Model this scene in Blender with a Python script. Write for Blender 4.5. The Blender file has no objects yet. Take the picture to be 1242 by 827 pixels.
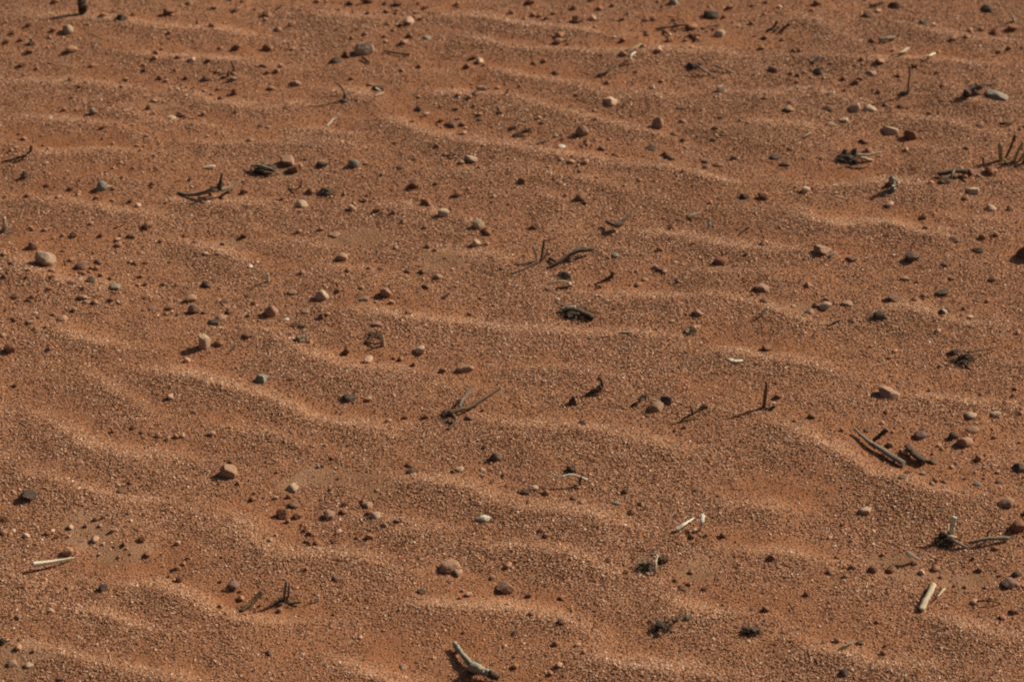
import bpy, bmesh, math, random
import numpy as np
from mathutils import Vector, Matrix

random.seed(7)
RNG = np.random.default_rng(11)
scene = bpy.context.scene
COL = scene.collection
R = math.radians

# ------------------------------------------------------------------ camera
CAM_Z, PITCH, FPX, IW, IH = 1.5, R(32.7), 3500.0, 1242.0, 827.0
cd = bpy.data.cameras.new('camera')
cam = bpy.data.objects.new('camera', cd)
COL.objects.link(cam)
cam.location = (0, 0, CAM_Z)
cam.rotation_euler = (math.pi / 2 - PITCH, 0, 0)
cd.sensor_width = 36.0
cd.lens = FPX / IW * 36.0
cd.clip_start, cd.clip_end = 0.05, 1000
cd.dof.use_dof = True
cd.dof.focus_distance = 2.58
cd.dof.aperture_fstop = 14.0
scene.camera = cam

# ------------------------------------------------------------------ sky, sun, exposure
SUN_AZ, SUN_EL = 30.0, 35.0            # azimuth from +x (right) towards +y (away)
S = Vector((math.cos(R(SUN_AZ)) * math.cos(R(SUN_EL)), math.sin(R(SUN_AZ)) * math.cos(R(SUN_EL)), math.sin(R(SUN_EL))))
world = bpy.data.worlds.new('World')
scene.world = world
world.use_nodes = True
nt = world.node_tree
bg = nt.nodes['Background']
sky = nt.nodes.new('ShaderNodeTexSky')
sky.sky_type = 'NISHITA'
sky.sun_disc = False
sky.sun_elevation = R(SUN_EL)
sky.sun_rotation = R(90 - SUN_AZ)
nt.links.new(sky.outputs[0], bg.inputs['Color'])
sky.dust_density = 4.0
sky.ozone_density = 0.6
bg.inputs['Strength'].default_value = 0.05
sd = bpy.data.lights.new('sun', 'SUN')
sd.energy = 5.0
sd.angle = R(0.7)
sd.color = (1.0, 0.94, 0.80)
sun = bpy.data.objects.new('sun', sd)
COL.objects.link(sun)
sun.location = S * 20
sun.rotation_euler = S.to_track_quat('Z', 'Y').to_euler()
scene.view_settings.view_transform = 'Standard'
scene.view_settings.look = 'None'
scene.view_settings.gamma = 1
scene.view_settings.use_curve_mapping = False
scene.view_settings.exposure = 0.08
scene.render.engine = 'CYCLES'
scene.cycles.filter_width = 2.1

# ------------------------------------------------------------------ pixel -> ground helpers
FWD = np.array((0, math.cos(PITCH), -math.sin(PITCH)))
UP = np.array((0, math.sin(PITCH), math.cos(PITCH)))
def raydir(px, py):
    return FWD * FPX + np.array((1.0, 0, 0)) * (px - IW / 2) + UP * (IH / 2 - py)
def on_plane(px, py, z):
    d = raydir(px, py)
    t = (z - CAM_Z) / d[2]
    return d[0] * t, d[1] * t
TX = [0, 310, 620, 930]
TY = [0, 207, 414, 620]
def tp(tile, X, Y):
    """picture position from a position measured in an enlarged piece of the photo"""
    if tile == 'A': return X, Y
    r, c = int(tile[0]), int(tile[1])
    return TX[c] + X / 3.997, TY[r] + Y / 3.997

# ------------------------------------------------------------------ noise
class VNoise:
    def __init__(s, seed):
        s.g = np.random.default_rng(seed).random((256, 256)) * 2 - 1
    def __call__(s, x, y):
        xi = np.floor(x).astype(int); yi = np.floor(y).astype(int)
        fx = x - xi; fy = y - yi
        fx = fx * fx * fx * (fx * (fx * 6 - 15) + 10); fy = fy * fy * fy * (fy * (fy * 6 - 15) + 10)
        a = s.g[xi % 256, yi % 256]; b = s.g[(xi + 1) % 256, yi % 256]
        c = s.g[xi % 256, (yi + 1) % 256]; d = s.g[(xi + 1) % 256, (yi + 1) % 256]
        return (a * (1 - fx) + b * fx) * (1 - fy) + (c * (1 - fx) + d * fx) * fy
N1, N2, N3, N4, N5 = [VNoise(k) for k in range(5)]
def sstep(a, b, x):
    t = np.clip((x - a) / (b - a), 0, 1)
    return t * t * (3 - 2 * t)

# ------------------------------------------------------------------ sand ripples: crest lines walked along the ground
CRESTS = [  # (height mm, [picture positions along the crest])
 (4, [(0,140),(42,141),(75,145),(120,152),(160,158),(185,168),(200,173),(255,176),(310,177),(360,174),(410,176),(485,178)]),
 (4, [(100,128),(150,135),(185,146),(215,150),(250,156),(310,160)]),
 (5, [(212,106),(235,118),(260,127),(310,131),(360,127),(400,125)]),
 (5, [(365,108),(398,111),(427,113),(450,120),(465,128),(482,136)]),
 (4, [(310,155),(347,156),(385,159),(430,160),(470,154)]),
 (7, [(428,140),(465,139),(490,147),(510,157),(535,165),(573,173),(613,181),(647,184),(701,188),(745,195),(775,198),(830,205),(870,217),(897,222),(932,220)]),
 (4, [(350,14),(385,19),(415,21),(450,22),(490,23)]),
 (5, [(517,22),(560,19),(585,21),(620,28),(660,33),(720,38),(770,44)]),
 (6, [(520,42),(550,42),(575,47),(613,54),(650,60),(701,64),(749,66),(800,62),(850,62),(900,64),(930,66)]),
 (5, [(559,80),(590,80),(627,90),(667,98),(708,105),(742,112),(807,116),(845,120)]),
 (6, [(491,112),(573,115),(613,117),(657,128),(685,136),(720,146),(745,153),(782,159),(820,170),(845,175)]),
 (5, [(522,202),(573,207),(644,205),(681,212),(715,218),(749,229),(810,234)]),
 (4, [(930,25),(980,26),(997,32),(1015,45),(1050,54),(1092,56)]),
 (4, [(1062,27),(1090,31),(1120,36),(1150,41),(1180,48),(1242,52)]),
 (5, [(930,64),(970,65),(1005,67),(1037,71),(1090,72),(1155,75),(1195,81),(1240,82)]),
 (5, [(1105,101),(1140,104),(1155,110),(1170,120),(1195,126),(1250,129)]),
 (5, [(870,108),(930,111),(987,110),(1005,115),(1035,122),(1075,129)]),
 (5, [(1065,135),(1090,139),(1115,145),(1145,148),(1167,155),(1195,160),(1250,160)]),
 (5, [(850,146),(890,151),(930,154),(970,157),(1012,161),(1040,163)]),
 (5, [(1065,175),(1115,176),(1155,178),(1190,182)]),
 (5, [(990,240),(1040,226),(1090,222),(1120,226),(1150,232),(1180,238)]),
 (7, [(940,246),(967,258),(985,268),(1005,273),(1040,275),(1075,276),(1100,282),(1125,286),(1155,282),(1195,280)]),
 (5, [(1130,259),(1167,264),(1200,263),(1250,264)]),
 (6, [(740,276),(782,280),(820,282),(857,290),(890,295),(930,301),(967,303),(1000,307)]),
 (5, [(620,235),(660,237),(695,245),(725,252)]),
 (6, [(780,324),(820,325),(860,327),(895,329),(930,327),(960,331),(990,336)]),
 (7, [(700,355),(760,354),(810,357),(857,358),(890,362),(915,366),(935,371),(960,379),(992,386),(1030,387)]),
 (6, [(1030,385),(1080,377),(1120,379),(1155,388),(1250,391)]),
 (7, [(390,370),(435,375),(470,380),(510,385),(555,388),(585,392),(620,398),(670,399),(720,404),(770,407),(820,405),(860,411)]),
 (5, [(310,292),(347,293),(385,298),(422,299)]),
 (5, [(342,327),(385,325),(430,327),(480,332)]),
 (5, [(0,236),(50,240),(87,247),(130,254),(185,259),(235,262)]),
 (4, [(65,209),(100,214),(150,216),(195,218)]),
 (5, [(170,239),(240,243),(310,245),(360,252)]),
 (6, [(190,289),(230,297),(255,303),(290,314),(325,325)]),
 (5, [(0,170),(25,173),(50,182),(87,184),(150,185),(190,187),(215,193),(240,202)]),
 (6, [(30,392),(61,397),(95,408),(142,418),(180,424)]),
 (9, [(140,436),(170,443),(203,450),(237,456),(281,470),(312,478),(335,489),(360,499),(385,508),(422,514),(460,516),(510,513)]),
 (8, [(300,398),(339,409),(366,423),(393,433),(420,443),(455,450),(500,452),(545,454)]),
 (8, [(85,430),(110,450),(130,466),(148,481),(168,494),(200,503)]),
 (10, [(25,494),(52,506),(75,519),(95,533),(120,544),(140,549),(165,551),(205,550),(250,554)]),
 (7, [(-10,560),(30,574),(62,584),(87,591),(120,599),(155,605),(200,604),(240,608)]),
 (6, [(215,516),(250,516),(310,524),(370,540),(420,548)]),
 (8, [(450,572),(495,579),(539,584),(573,594),(606,607),(634,615),(678,621),(728,627),(769,632),(810,640)]),
 (9, [(560,660),(593,659),(640,661),(681,666),(708,675),(728,687),(749,696),(790,700)]),
 (9, [(255,618),(285,634),(305,653),(325,665),(342,673),(373,677),(420,675),(451,682),(485,688),(525,689)]),
 (8, [(130,700),(156,706),(196,710),(230,723),(257,737),(288,746),(339,750),(400,748)]),
 (7, [(40,732),(68,737),(108,743),(135,754),(163,760),(217,764),(262,772)]),
 (6, [(-10,694),(20,698),(44,708),(75,716)]),
 (8, [(440,742),(480,735),(512,730),(556,733),(613,738),(652,746),(677,756),(701,766),(722,775),(750,781)]),
 (8, [(640,778),(677,786),(705,793),(730,800),(760,806),(795,810),(840,815),(900,826)]),
 (7, [(380,780),(410,797),(450,814),(500,830),(540,846)]),
 (7, [(940,778),(965,785),(1000,790),(1030,793),(1050,801),(1080,805),(1142,806),(1200,815)]),
 (8, [(1085,742),(1130,750),(1155,755),(1180,761),(1205,766),(1260,772)]),
 (6, [(985,703),(1042,705),(1070,707),(1105,712)]),
 (6, [(860,662),(930,672),(980,674),(1030,680)]),
 (9, [(905,500),(930,508),(960,519),(992,538),(1025,556),(1050,572),(1080,580),(1115,594),(1160,601),(1200,603)]),
 (6, [(860,602),(903,611),(951,615),(998,620)]),
 (7, [(822,419),(873,426),(917,433),(957,440),(1005,446),(1060,450)]),
 (7, [(1170,424),(1200,429),(1250,442)]),
 (6, [(560,500),(620,512),(690,520),(760,530),(820,545),(870,552)]),
 (5, [(590,440),(650,446),(720,452),(790,455)]),
 (5, [(480,300),(540,306),(600,312),(650,330)]),
 (5, [(700,300),(720,296),(750,300),(790,312)]),
 (6, [(1080,480),(1130,486),(1190,490),(1250,494)]),
 (6, [(420,628),(470,632),(530,640),(600,640)]),
 (7, [(-10,770),(40,784),(90,800),(150,812),(220,826),(300,850)]),
 (6, [(760,720),(810,728),(860,742),(920,748)]),
 (5, [(420,250),(470,252),(520,258),(560,268)]),
 (5, [(-10,300),(60,338),(110,345),(170,350)]),
 (5, [(-10,20),(60,24),(130,26),(190,34),(260,38),(330,44)]),
 (5, [(-10,95),(50,98),(110,102),(190,108)]),
 (5, [(130,60),(190,66),(260,70),(340,76)]),
]
GX0, GX1, GY0, GY1, GS = -1.0, 1.0, 1.3, 3.7, 0.004
gx = np.arange(GX0, GX1 + GS / 2, GS); gy = np.arange(GY0, GY1 + GS / 2, GS)
GXX, GYY = np.meshgrid(gx, gy, indexing='ij')
acc = np.zeros_like(GXX)
def catmull(P, n):
    P = np.array(P, float); out = []
    Q = np.vstack([2 * P[0] - P[1], P, 2 * P[-1] - P[-2]])
    for i in range(len(P) - 1):
        a, b, c, d = Q[i:i + 4]
        for t in np.linspace(0, 1, n, endpoint=False):
            out.append(0.5 * (2 * b + (c - a) * t + (2 * a - 5 * b + 4 * c - d) * t * t + (3 * b - a - 3 * c + d) * t ** 3))
    out.append(P[-1])
    return np.array(out)
AMP = 1.08
for a_mm, line in CRESTS:
    A = (2.6 + 0.5 * a_mm + (0.9 if line[0][1] < 290 else 0.0)) * 0.001 * AMP
    P = catmull([on_plane(px, py, A * 0.7) for px, py in line], 10)
    i0, i1 = np.searchsorted(gx, [P[:, 0].min() - 0.14, P[:, 0].max() + 0.14])
    j0, j1 = np.searchsorted(gy, [P[:, 1].min() - 0.14, P[:, 1].max() + 0.14])
    X = GXX[i0:i1, j0:j1]; Y = GYY[i0:i1, j0:j1]
    if X.size == 0: continue
    wob = 0.005 * N3(X * 18, Y * 18)
    best = np.full(X.shape, 9.0); sgn = np.zeros(X.shape); arc = np.zeros(X.shape)
    L = np.concatenate([[0], np.cumsum(np.linalg.norm(np.diff(P, axis=0), axis=1))])
    T = np.gradient(P, axis=0); T /= np.linalg.norm(T, axis=1)[:, None]
    for k in range(len(P)):
        dx, dy = X - P[k, 0], Y - P[k, 1]
        d2 = dx * dx + dy * dy
        m = d2 < best
        best[m] = d2[m]
        sgn[m] = (-T[k, 1] * dx + T[k, 0] * dy)[m]
        arc[m] = L[k]
    d = np.sqrt(best) * np.sign(sgn) + wob
    k = 0.75 + A * 55
    wf, wb = 0.038 * k, 0.0175 * k
    prof = np.where(d < 0, np.exp(-np.abs(d / wf) ** 1.35), np.exp(-np.abs(d / wb) ** 1.6))
    end = sstep(-0.01, 0.07, arc) * sstep(-0.01, 0.07, L[-1] - arc)
    acc[i0:i1, j0:j1] += (A * prof * (0.35 + 0.65 * end)) ** 2.5
def wild(x, y):
    """ripples of the sand outside and between the walked crest lines"""
    u = y + 0.16 * x + 0.05 * N1(x * 2.2 + 9, y * 2.2) + 0.02 * N2(x * 6, y * 6 + 3)
    ph = (u / 0.085) % 1.0
    pr = np.where(ph < 0.6, np.exp(-((0.6 - ph) / 0.30) ** 2), np.exp(-((ph - 0.6) / 0.17) ** 2))
    return 0.0065 * pr * (0.55 + 0.45 * N4(x * 3 + 5, y * 3))
def smooth_part(x, y):
    return 0.006 * N1(x * 1.6 + 3, y * 1.6 + 7) + 0.0022 * N2(x * 7, y * 9) + 0.0009 * N3(x * 26, y * 30) + 0.0005 * N4(x * 70, y * 75)
def infrmw(x, y):
    """1 where the walked crests cover the sand, falling to 0 beyond them"""
    hw = 0.415 + (y - 1.83) * 0.155
    return (1 - sstep(0.02, 0.16, np.abs(x) - hw)) * (1 - sstep(0.0, 0.14, y - 3.08)) * (1 - sstep(0.0, 0.1, 1.83 - y))
W = infrmw(GXX, GYY)
RIP = acc ** (1 / 2.5) * W + wild(GXX, GYY) * (1 - 0.8 * W)
def grid_at(G, x, y):
    fx = np.clip((np.asarray(x, float) - GX0) / GS, 0, G.shape[0] - 1.001); fy = np.clip((np.asarray(y, float) - GY0) / GS, 0, G.shape[1] - 1.001)
    i = fx.astype(int); j = fy.astype(int); a = fx - i; b = fy - j
    return (G[i, j] * (1 - a) + G[i + 1, j] * a) * (1 - b) + (G[i, j + 1] * (1 - a) + G[i + 1, j + 1] * a) * b
def rip_at(x, y):
    x = np.asarray(x, float); y = np.asarray(y, float)
    ins = (x > GX0) & (x < GX1) & (y > GY0) & (y < GY1)
    far = 1 - sstep(3, 9, np.hypot(x, y - 2.4))
    return np.where(ins, grid_at(RIP, x, y), wild(x, y) * far)
def H(x, y):
    return rip_at(x, y) + smooth_part(np.asarray(x, float), np.asarray(y, float))
# how coarse the surface is: grains gather on ripples, fine red dust shows in the troughs
def blur(G, r):
    k = np.exp(-np.linspace(-2, 2, 2 * r + 1) ** 2); k /= k.sum()
    P_ = np.pad(G, r, mode='edge')
    P_ = sum(k[i] * P_[i:i + G.shape[0]] for i in range(2 * r + 1))
    return sum(k[i] * P_[:, i:i + G.shape[1]] for i in range(2 * r + 1))
REL = RIP - blur(RIP, 16)
PATCHES = [(110,642,52,22),(150,668,40,14),(395,578,70,16),(275,291,38,9),(545,318,60,14),(12,800,60,22),(1085,675,44,10),(1175,702,40,10),(855,690,36,18),
           (1100,694,40,6),(455,592,30,10),(430,575,40,8),(200,128,40,6),(330,205,40,14),(985,370,40,8),(440,285,60,14)]
CRUST = np.zeros_like(GXX)
for px, py, w, h in PATCHES:
    x, y = on_plane(px, py, 0.0); s = 1259.0 * 2.78 / math.hypot(CAM_Z, y)
    e = np.hypot((GXX - x) / (w / s), (GYY - y) / (h / s / 0.54)) + 0.35 * N2(GXX * 40, GYY * 40) + 0.2 * N3(GXX * 110, GYY * 110)
    CRUST = np.maximum(CRUST, 1 - sstep(0.55, 1.0, e))
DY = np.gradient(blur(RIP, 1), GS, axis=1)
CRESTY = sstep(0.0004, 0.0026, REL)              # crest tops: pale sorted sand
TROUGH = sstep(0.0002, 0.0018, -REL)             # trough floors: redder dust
LIT_PALE = np.clip(0.6 * sstep(0.06, 0.26, -DY) + 0.45 * CRESTY * sstep(-0.10, 0.03, -DY), 0, 1) * (0.75 + 0.25 * N3(GXX * 14, GYY * 14))  # sun-facing back slopes painted lighter, along with the pale sand of the crests
COV = np.clip(0.81 + REL * 165 - 0.10 * LIT_PALE + 0.28 * N1(GXX * 9, GYY * 11) + 0.2 * N4(GXX * 30, GYY * 30), 0.1, 1.0) * (1 - 0.72 * CRUST)
def hit(px, py, h=0.0):
    d = raydir(px, py); z = h
    for _ in range(8):
        t = (z - CAM_Z) / d[2]
        z = float(H(d[0] * t, d[1] * t)) + h
    return Vector((d[0] * t, d[1] * t, z)), FPX / (t * FPX)      # point, pixels per metre / FPX-normalised
def ppm(p):
    """pixels per metre at a point"""
    dep = p.y * FWD[1] + (p.z - CAM_Z) * FWD[2]
    return FPX / dep

# ------------------------------------------------------------------ materials
def new_mat(name):
    m = bpy.data.materials.new(name); m.use_nodes = True
    n = m.node_tree; b = n.nodes['Principled BSDF']
    b.inputs['Roughness'].default_value = 0.9
    b.inputs['Specular IOR Level'].default_value = 0.2
    return m, n, b
def ramp(n, stops):
    r = n.nodes.new('ShaderNodeValToRGB'); e = r.color_ramp.elements
    while len(e) < len(stops): e.new(0.5)
    for el, (p, c) in zip(e, stops): el.position = p; el.color = (*c, 1)
    return r
def ntex(n, scale, detail=4, rough=0.55, coord='Object'):
    tc = n.nodes.new('ShaderNodeTexCoord'); t = n.nodes.new('ShaderNodeTexNoise')
    t.inputs['Scale'].default_value = scale; t.inputs['Detail'].default_value = detail; t.inputs['Roughness'].default_value = rough
    n.links.new(tc.outputs[coord], t.inputs['Vector'])
    return t
def bumpn(n, b, src, strength, dist, prev=None):
    bp = n.nodes.new('ShaderNodeBump'); bp.inputs['Strength'].default_value = strength; bp.inputs['Distance'].default_value = dist
    n.links.new(src, bp.inputs['Height'])
    if prev: n.links.new(prev.outputs[0], bp.inputs['Normal'])
    n.links.new(bp.outputs[0], b.inputs['Normal'])
    return bp
def mixc(n, fac, a, bcol, mode='MIX'):
    m = n.nodes.new('ShaderNodeMix'); m.data_type = 'RGBA'; m.blend_type = mode
    if isinstance(fac, float): m.inputs[0].default_value = fac
    else: n.links.new(fac, m.inputs[0])
    for s, v in ((m.inputs[6], a), (m.inputs[7], bcol)):
        if isinstance(v, tuple): s.default_value = (*v, 1)
        else: n.links.new(v, s)
    return m.outputs[2]

def make_sand_mat():
    m, n, b = new_mat('red_sand')
    fine = ntex(n, 900, 2); med = ntex(n, 22, 5); big = ntex(n, 4, 4)
    dust = ramp(n, [(0.3, (0.23, 0.083, 0.034)), (0.7, (0.32, 0.125, 0.055))]); n.links.new(med.outputs[0], dust.inputs[0])
    gr = ramp(n, [(0.30, (0.25, 0.105, 0.050)), (0.5, (0.37, 0.172, 0.090)), (0.72, (0.48, 0.250, 0.140))]); n.links.new(fine.outputs[0], gr.inputs[0])
    at = n.nodes.new('ShaderNodeAttribute'); at.attribute_name = 'coarse'
    c1 = mixc(n, at.outputs['Fac'], dust.outputs[0], gr.outputs[0])
    cr = n.nodes.new('ShaderNodeAttribute'); cr.attribute_name = 'crust'
    cc = ramp(n, [(0.35, (0.25, 0.130, 0.070)), (0.65, (0.37, 0.205, 0.120))]); n.links.new(med.outputs[0], cc.inputs[0])
    fs = n.nodes.new('ShaderNodeAttribute'); fs.attribute_name = 'lit_pale_sand'  # lightens the colour of sunward slopes and pale crests
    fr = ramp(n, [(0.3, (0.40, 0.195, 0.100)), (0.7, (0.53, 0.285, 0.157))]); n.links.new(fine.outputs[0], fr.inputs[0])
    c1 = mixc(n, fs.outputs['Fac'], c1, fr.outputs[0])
    c2 = mixc(n, cr.outputs['Fac'], c1, cc.outputs[0])
    bt = ramp(n, [(0.35, (0.88, 0.86, 0.84)), (0.65, (1.0, 1.0, 1.0))]); n.links.new(big.outputs[0], bt.inputs[0])
    n.links.new(mixc(n, 1.0, c2, bt.outputs[0], 'MULTIPLY'), b.inputs['Base Color'])
    tc = n.nodes.new('ShaderNodeTexCoord'); v = n.nodes.new('ShaderNodeTexVoronoi'); v.inputs['Scale'].default_value = 520
    n.links.new(tc.outputs['Object'], v.inputs['Vector'])
    inv = n.nodes.new('ShaderNodeMath'); inv.operation = 'SUBTRACT'; inv.inputs[0].default_value = 1.0; n.links.new(v.outputs['Distance'], inv.inputs[1])
    p = bumpn(n, b, inv.outputs[0], 0.8, 0.0009)
    bumpn(n, b, fine.outputs[0], 0.6, 0.0008, p)
    b.inputs['Specular IOR Level'].default_value = 0.05
    return m
def make_grain_mat():
    m, n, b = new_mat('sand_grain')
    at = n.nodes.new('ShaderNodeAttribute'); at.attribute_name = 'tint'
    r = ramp(n, [(0.0, (0.14, 0.060, 0.031)), (0.25, (0.26, 0.116, 0.057)), (0.6, (0.43, 0.222, 0.123)), (0.85, (0.60, 0.392, 0.258)), (1.0, (0.74, 0.58, 0.44))])
    n.links.new(at.outputs['Fac'], r.inputs[0]); n.links.new(r.outputs[0], b.inputs['Base Color'])
    b.inputs['Roughness'].default_value = 0.6; b.inputs['Specular IOR Level'].default_value = 0.12
    return m
def make_stone(name, c0, c1, rough=0.85, dust=0.5):
    m, n, b = new_mat(name)
    t = ntex(n, 140, 6, 0.65); r = ramp(n, [(0.3, c0), (0.7, c1)]); n.links.new(t.outputs[0], r.inputs[0])
    oi = n.nodes.new('ShaderNodeObjectInfo')
    rr = ramp(n, [(0.0, (0.86, 0.84, 0.82)), (0.5, (1, 1, 1)), (1.0, (1.12, 1.06, 1.0))]); n.links.new(oi.outputs['Random'], rr.inputs[0])
    c = mixc(n, 1.0, r.outputs[0], rr.outputs[0], 'MULTIPLY')
    t2 = ntex(n, 55, 4); f = n.nodes.new('ShaderNodeMapRange'); f.inputs[1].default_value = 0.42; f.inputs[2].default_value = 0.75; f.inputs[4].default_value = dust
    n.links.new(t2.outputs[0], f.inputs[0])
    n.links.new(mixc(n, f.outputs[0], c, (0.29, 0.145, 0.080)), b.inputs['Base Color'])
    p = bumpn(n, b, ntex(n, 420, 5, 0.7).outputs[0], 0.7, 0.0009)
    bumpn(n, b, t.outputs[0], 0.5, 0.0012, p)
    b.inputs['Roughness'].default_value = rough
    return m
def make_wood(name, c0, c1, dust=0.25):
    m, n, b = new_mat(name)
    at = n.nodes.new('ShaderNodeAttribute'); at.attribute_name = 'along'
    t = n.nodes.new('ShaderNodeTexNoise'); t.inputs['Scale'].default_value = 1.0; t.inputs['Detail'].default_value = 6
    n.links.new(at.outputs['Vector'], t.inputs['Vector'])
    r = ramp(n, [(0.32, c0), (0.66, c1)]); n.links.new(t.outputs[0], r.inputs[0])
    t2 = ntex(n, 60, 4); f = n.nodes.new('ShaderNodeMapRange'); f.inputs[1].default_value = 0.45; f.inputs[2].default_value = 0.75; f.inputs[4].default_value = dust
    n.links.new(t2.outputs[0], f.inputs[0])
    n.links.new(mixc(n, f.outputs[0], r.outputs[0], (0.28, 0.13, 0.07)), b.inputs['Base Color'])
    bumpn(n, b, t.outputs[0], 0.7, 0.0008)
    return m
M = dict(
    sand=make_sand_mat(), grain=make_grain_mat(),
    p=make_stone('pink_stone', (0.24, 0.132, 0.080), (0.39, 0.235, 0.148)),
    t=make_stone('tan_stone', (0.38, 0.245, 0.155), (0.56, 0.40, 0.27)),
    b=make_stone('brown_stone', (0.115, 0.058, 0.035), (0.22, 0.115, 0.070)),
    r=make_stone('red_stone', (0.15, 0.060, 0.032), (0.25, 0.107, 0.060)),
    g=make_stone('grey_stone', (0.16, 0.132, 0.096), (0.31, 0.265, 0.20), dust=0.25),
    k=make_stone('black_stone', (0.040, 0.030, 0.022), (0.105, 0.078, 0.057), 0.9, 0.5),
    u=make_stone('purple_stone', (0.14, 0.078, 0.060), (0.25, 0.145, 0.112), dust=0.3),
    e=make_stone('green_grey_stone', (0.13, 0.120, 0.085), (0.29, 0.272, 0.20), dust=0.2),
    w=make_stone('white_stone', (0.52, 0.44, 0.33), (0.70, 0.62, 0.50), dust=0.1),
    dark=make_wood('burnt_wood', (0.026, 0.018, 0.012), (0.125, 0.083, 0.054), 0.25),
    brown=make_wood('brown_wood', (0.075, 0.043, 0.026), (0.19, 0.115, 0.070)),
    grey=make_wood('grey_wood', (0.10, 0.078, 0.054), (0.29, 0.235, 0.17), 0.2),
    pale=make_wood('pale_wood', (0.33, 0.24, 0.14), (0.58, 0.47, 0.32), 0.15),
    white=make_wood('bleached_wood', (0.48, 0.39, 0.26), (0.74, 0.66, 0.51), 0.10),
    straw=make_wood('straw', (0.26, 0.17, 0.07), (0.46, 0.33, 0.16), 0.1),
    green=make_wood('lichen_wood', (0.10, 0.085, 0.058), (0.44, 0.39, 0.28), 0.15),
)
COLWORD = dict(p='pink', t='tan', b='brown', r='reddish', g='grey', k='black', u='purplish', e='grey-green', w='white')

# ------------------------------------------------------------------ linking and tagging
def mesh_from(name, V, F, mat, smooth=True, loc=None, parent=None, along=None):
    me = bpy.data.meshes.new(name)
    V = np.asarray(V, float)
    if loc is not None: V = V - np.array(loc)
    me.from_pydata([tuple(v) for v in V], [], F); me.update()
    me.materials.append(mat)
    if smooth: me.polygons.foreach_set('use_smooth', [True] * len(me.polygons))
    if along is not None:
        a = me.attributes.new('along', 'FLOAT_VECTOR', 'POINT'); a.data.foreach_set('vector', np.asarray(along, np.float32).ravel())
    o = bpy.data.objects.new(name, me); COL.objects.link(o)
    if parent is not None: o.parent = parent; 
    elif loc is not None: o.location = loc
    return o
def tag(o, label=None, cat=None, group=None, kind=None):
    if label: o['label'] = label
    if cat: o['category'] = cat
    if group: o['group'] = group
    if kind: o['kind'] = kind
LANDMARKS = []                                    # (short name, px, py)
def mark(short, px, py):
    if short: LANDMARKS.append((short, px, py))

# ------------------------------------------------------------------ the ground: one sheet to the horizon
def axis(a, b, step, lo, hi):
    mid = np.arange(a, b + step / 2, step)
    l, h = [a], [b]
    s = step
    while l[-1] > lo: s *= 1.16; l.append(l[-1] - s)
    s = step
    while h[-1] < hi: s *= 1.16; h.append(h[-1] + s)
    return np.concatenate([np.array(l[1:][::-1]), mid, np.array(h[1:])])
ax = axis(-0.96, 0.96, 0.0024, -250, 250); ay = axis(1.40, 3.62, 0.0024, -250, 250)
AX, AY = np.meshgrid(ax, ay, indexing='ij')
AZ = H(AX, AY)
nx, ny = AX.shape
V = np.stack([AX, AY, AZ], -1).reshape(-1, 3).astype(np.float32)
idx = np.arange(nx * ny).reshape(nx, ny)
F = np.stack([idx[:-1, :-1], idx[1:, :-1], idx[1:, 1:], idx[:-1, 1:]], -1).reshape(-1, 4).astype(np.int32)
def big_mesh(name, V, F, mat, smooth):
    me = bpy.data.meshes.new(name)
    me.vertices.add(len(V)); me.vertices.foreach_set('co', V.ravel())
    k = F.shape[1]
    me.loops.add(F.size); me.loops.foreach_set('vertex_index', F.ravel())
    me.polygons.add(len(F)); me.polygons.foreach_set('loop_start', np.arange(0, F.size, k, dtype=np.int32))
    try: me.polygons.foreach_set('loop_total', np.full(len(F), k, np.int32))
    except Exception: pass
    me.update(calc_edges=True)
    me.polygons.foreach_set('use_smooth', np.full(len(F), smooth))
    me.materials.append(mat)
    o = bpy.data.objects.new(name, me); COL.objects.link(o)
    return o, me
ground, gme = big_mesh('ground', V, F, M['sand'], True)
tag(ground, kind='structure')
ins = (AX > GX0) & (AX < GX1) & (AY > GY0) & (AY < GY1)
for nm, G, out in (('coarse', COV, 0.7), ('crust', CRUST * 0.85, 0.0), ('lit_pale_sand', LIT_PALE, 0.0)):
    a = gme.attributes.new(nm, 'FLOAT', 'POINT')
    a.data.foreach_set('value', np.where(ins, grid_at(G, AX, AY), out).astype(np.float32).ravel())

# ------------------------------------------------------------------ grains of coarse sand (uncountable)
def scatter_mesh(name, pts, size, base_v, base_f, mat, tint, sink, smooth=False, flat=0.75):
    n = len(pts); nv = len(base_v)
    q = RNG.normal(size=(n, 4)); q /= np.linalg.norm(q, axis=1)[:, None]
    w, x, y, z = q.T
    Rm = np.stack([1 - 2 * (y * y + z * z), 2 * (x * y - z * w), 2 * (x * z + y * w), 2 * (x * y + z * w), 1 - 2 * (x * x + z * z), 2 * (y * z - x * w),
                   2 * (x * z - y * w), 2 * (y * z + x * w), 1 - 2 * (x * x + y * y)], -1).reshape(n, 3, 3)
    bv = base_v[None] * (1 + 0.22 * RNG.normal(size=(n, nv, 1))) * RNG.uniform(0.65, 1.2, size=(n, 1, 3))
    v = np.einsum('nij,nvj->nvi', Rm, bv) * size[:, None, None] * np.array((1, 1, flat))
    z0 = H(pts[:, 0], pts[:, 1]) + sink * size
    v += np.stack([pts[:, 0], pts[:, 1], z0], -1)[:, None, :]
    Fq = (base_f[None] + (np.arange(n) * nv)[:, None, None]).reshape(-1, base_f.shape[1]).astype(np.int32)
    o, me = big_mesh(name, v.reshape(-1, 3).astype(np.float32), Fq, mat, smooth)
    a = me.attributes.new('tint', 'FLOAT', 'POINT'); a.data.foreach_set('value', np.repeat(tint, nv).astype(np.float32))
    return o
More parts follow.
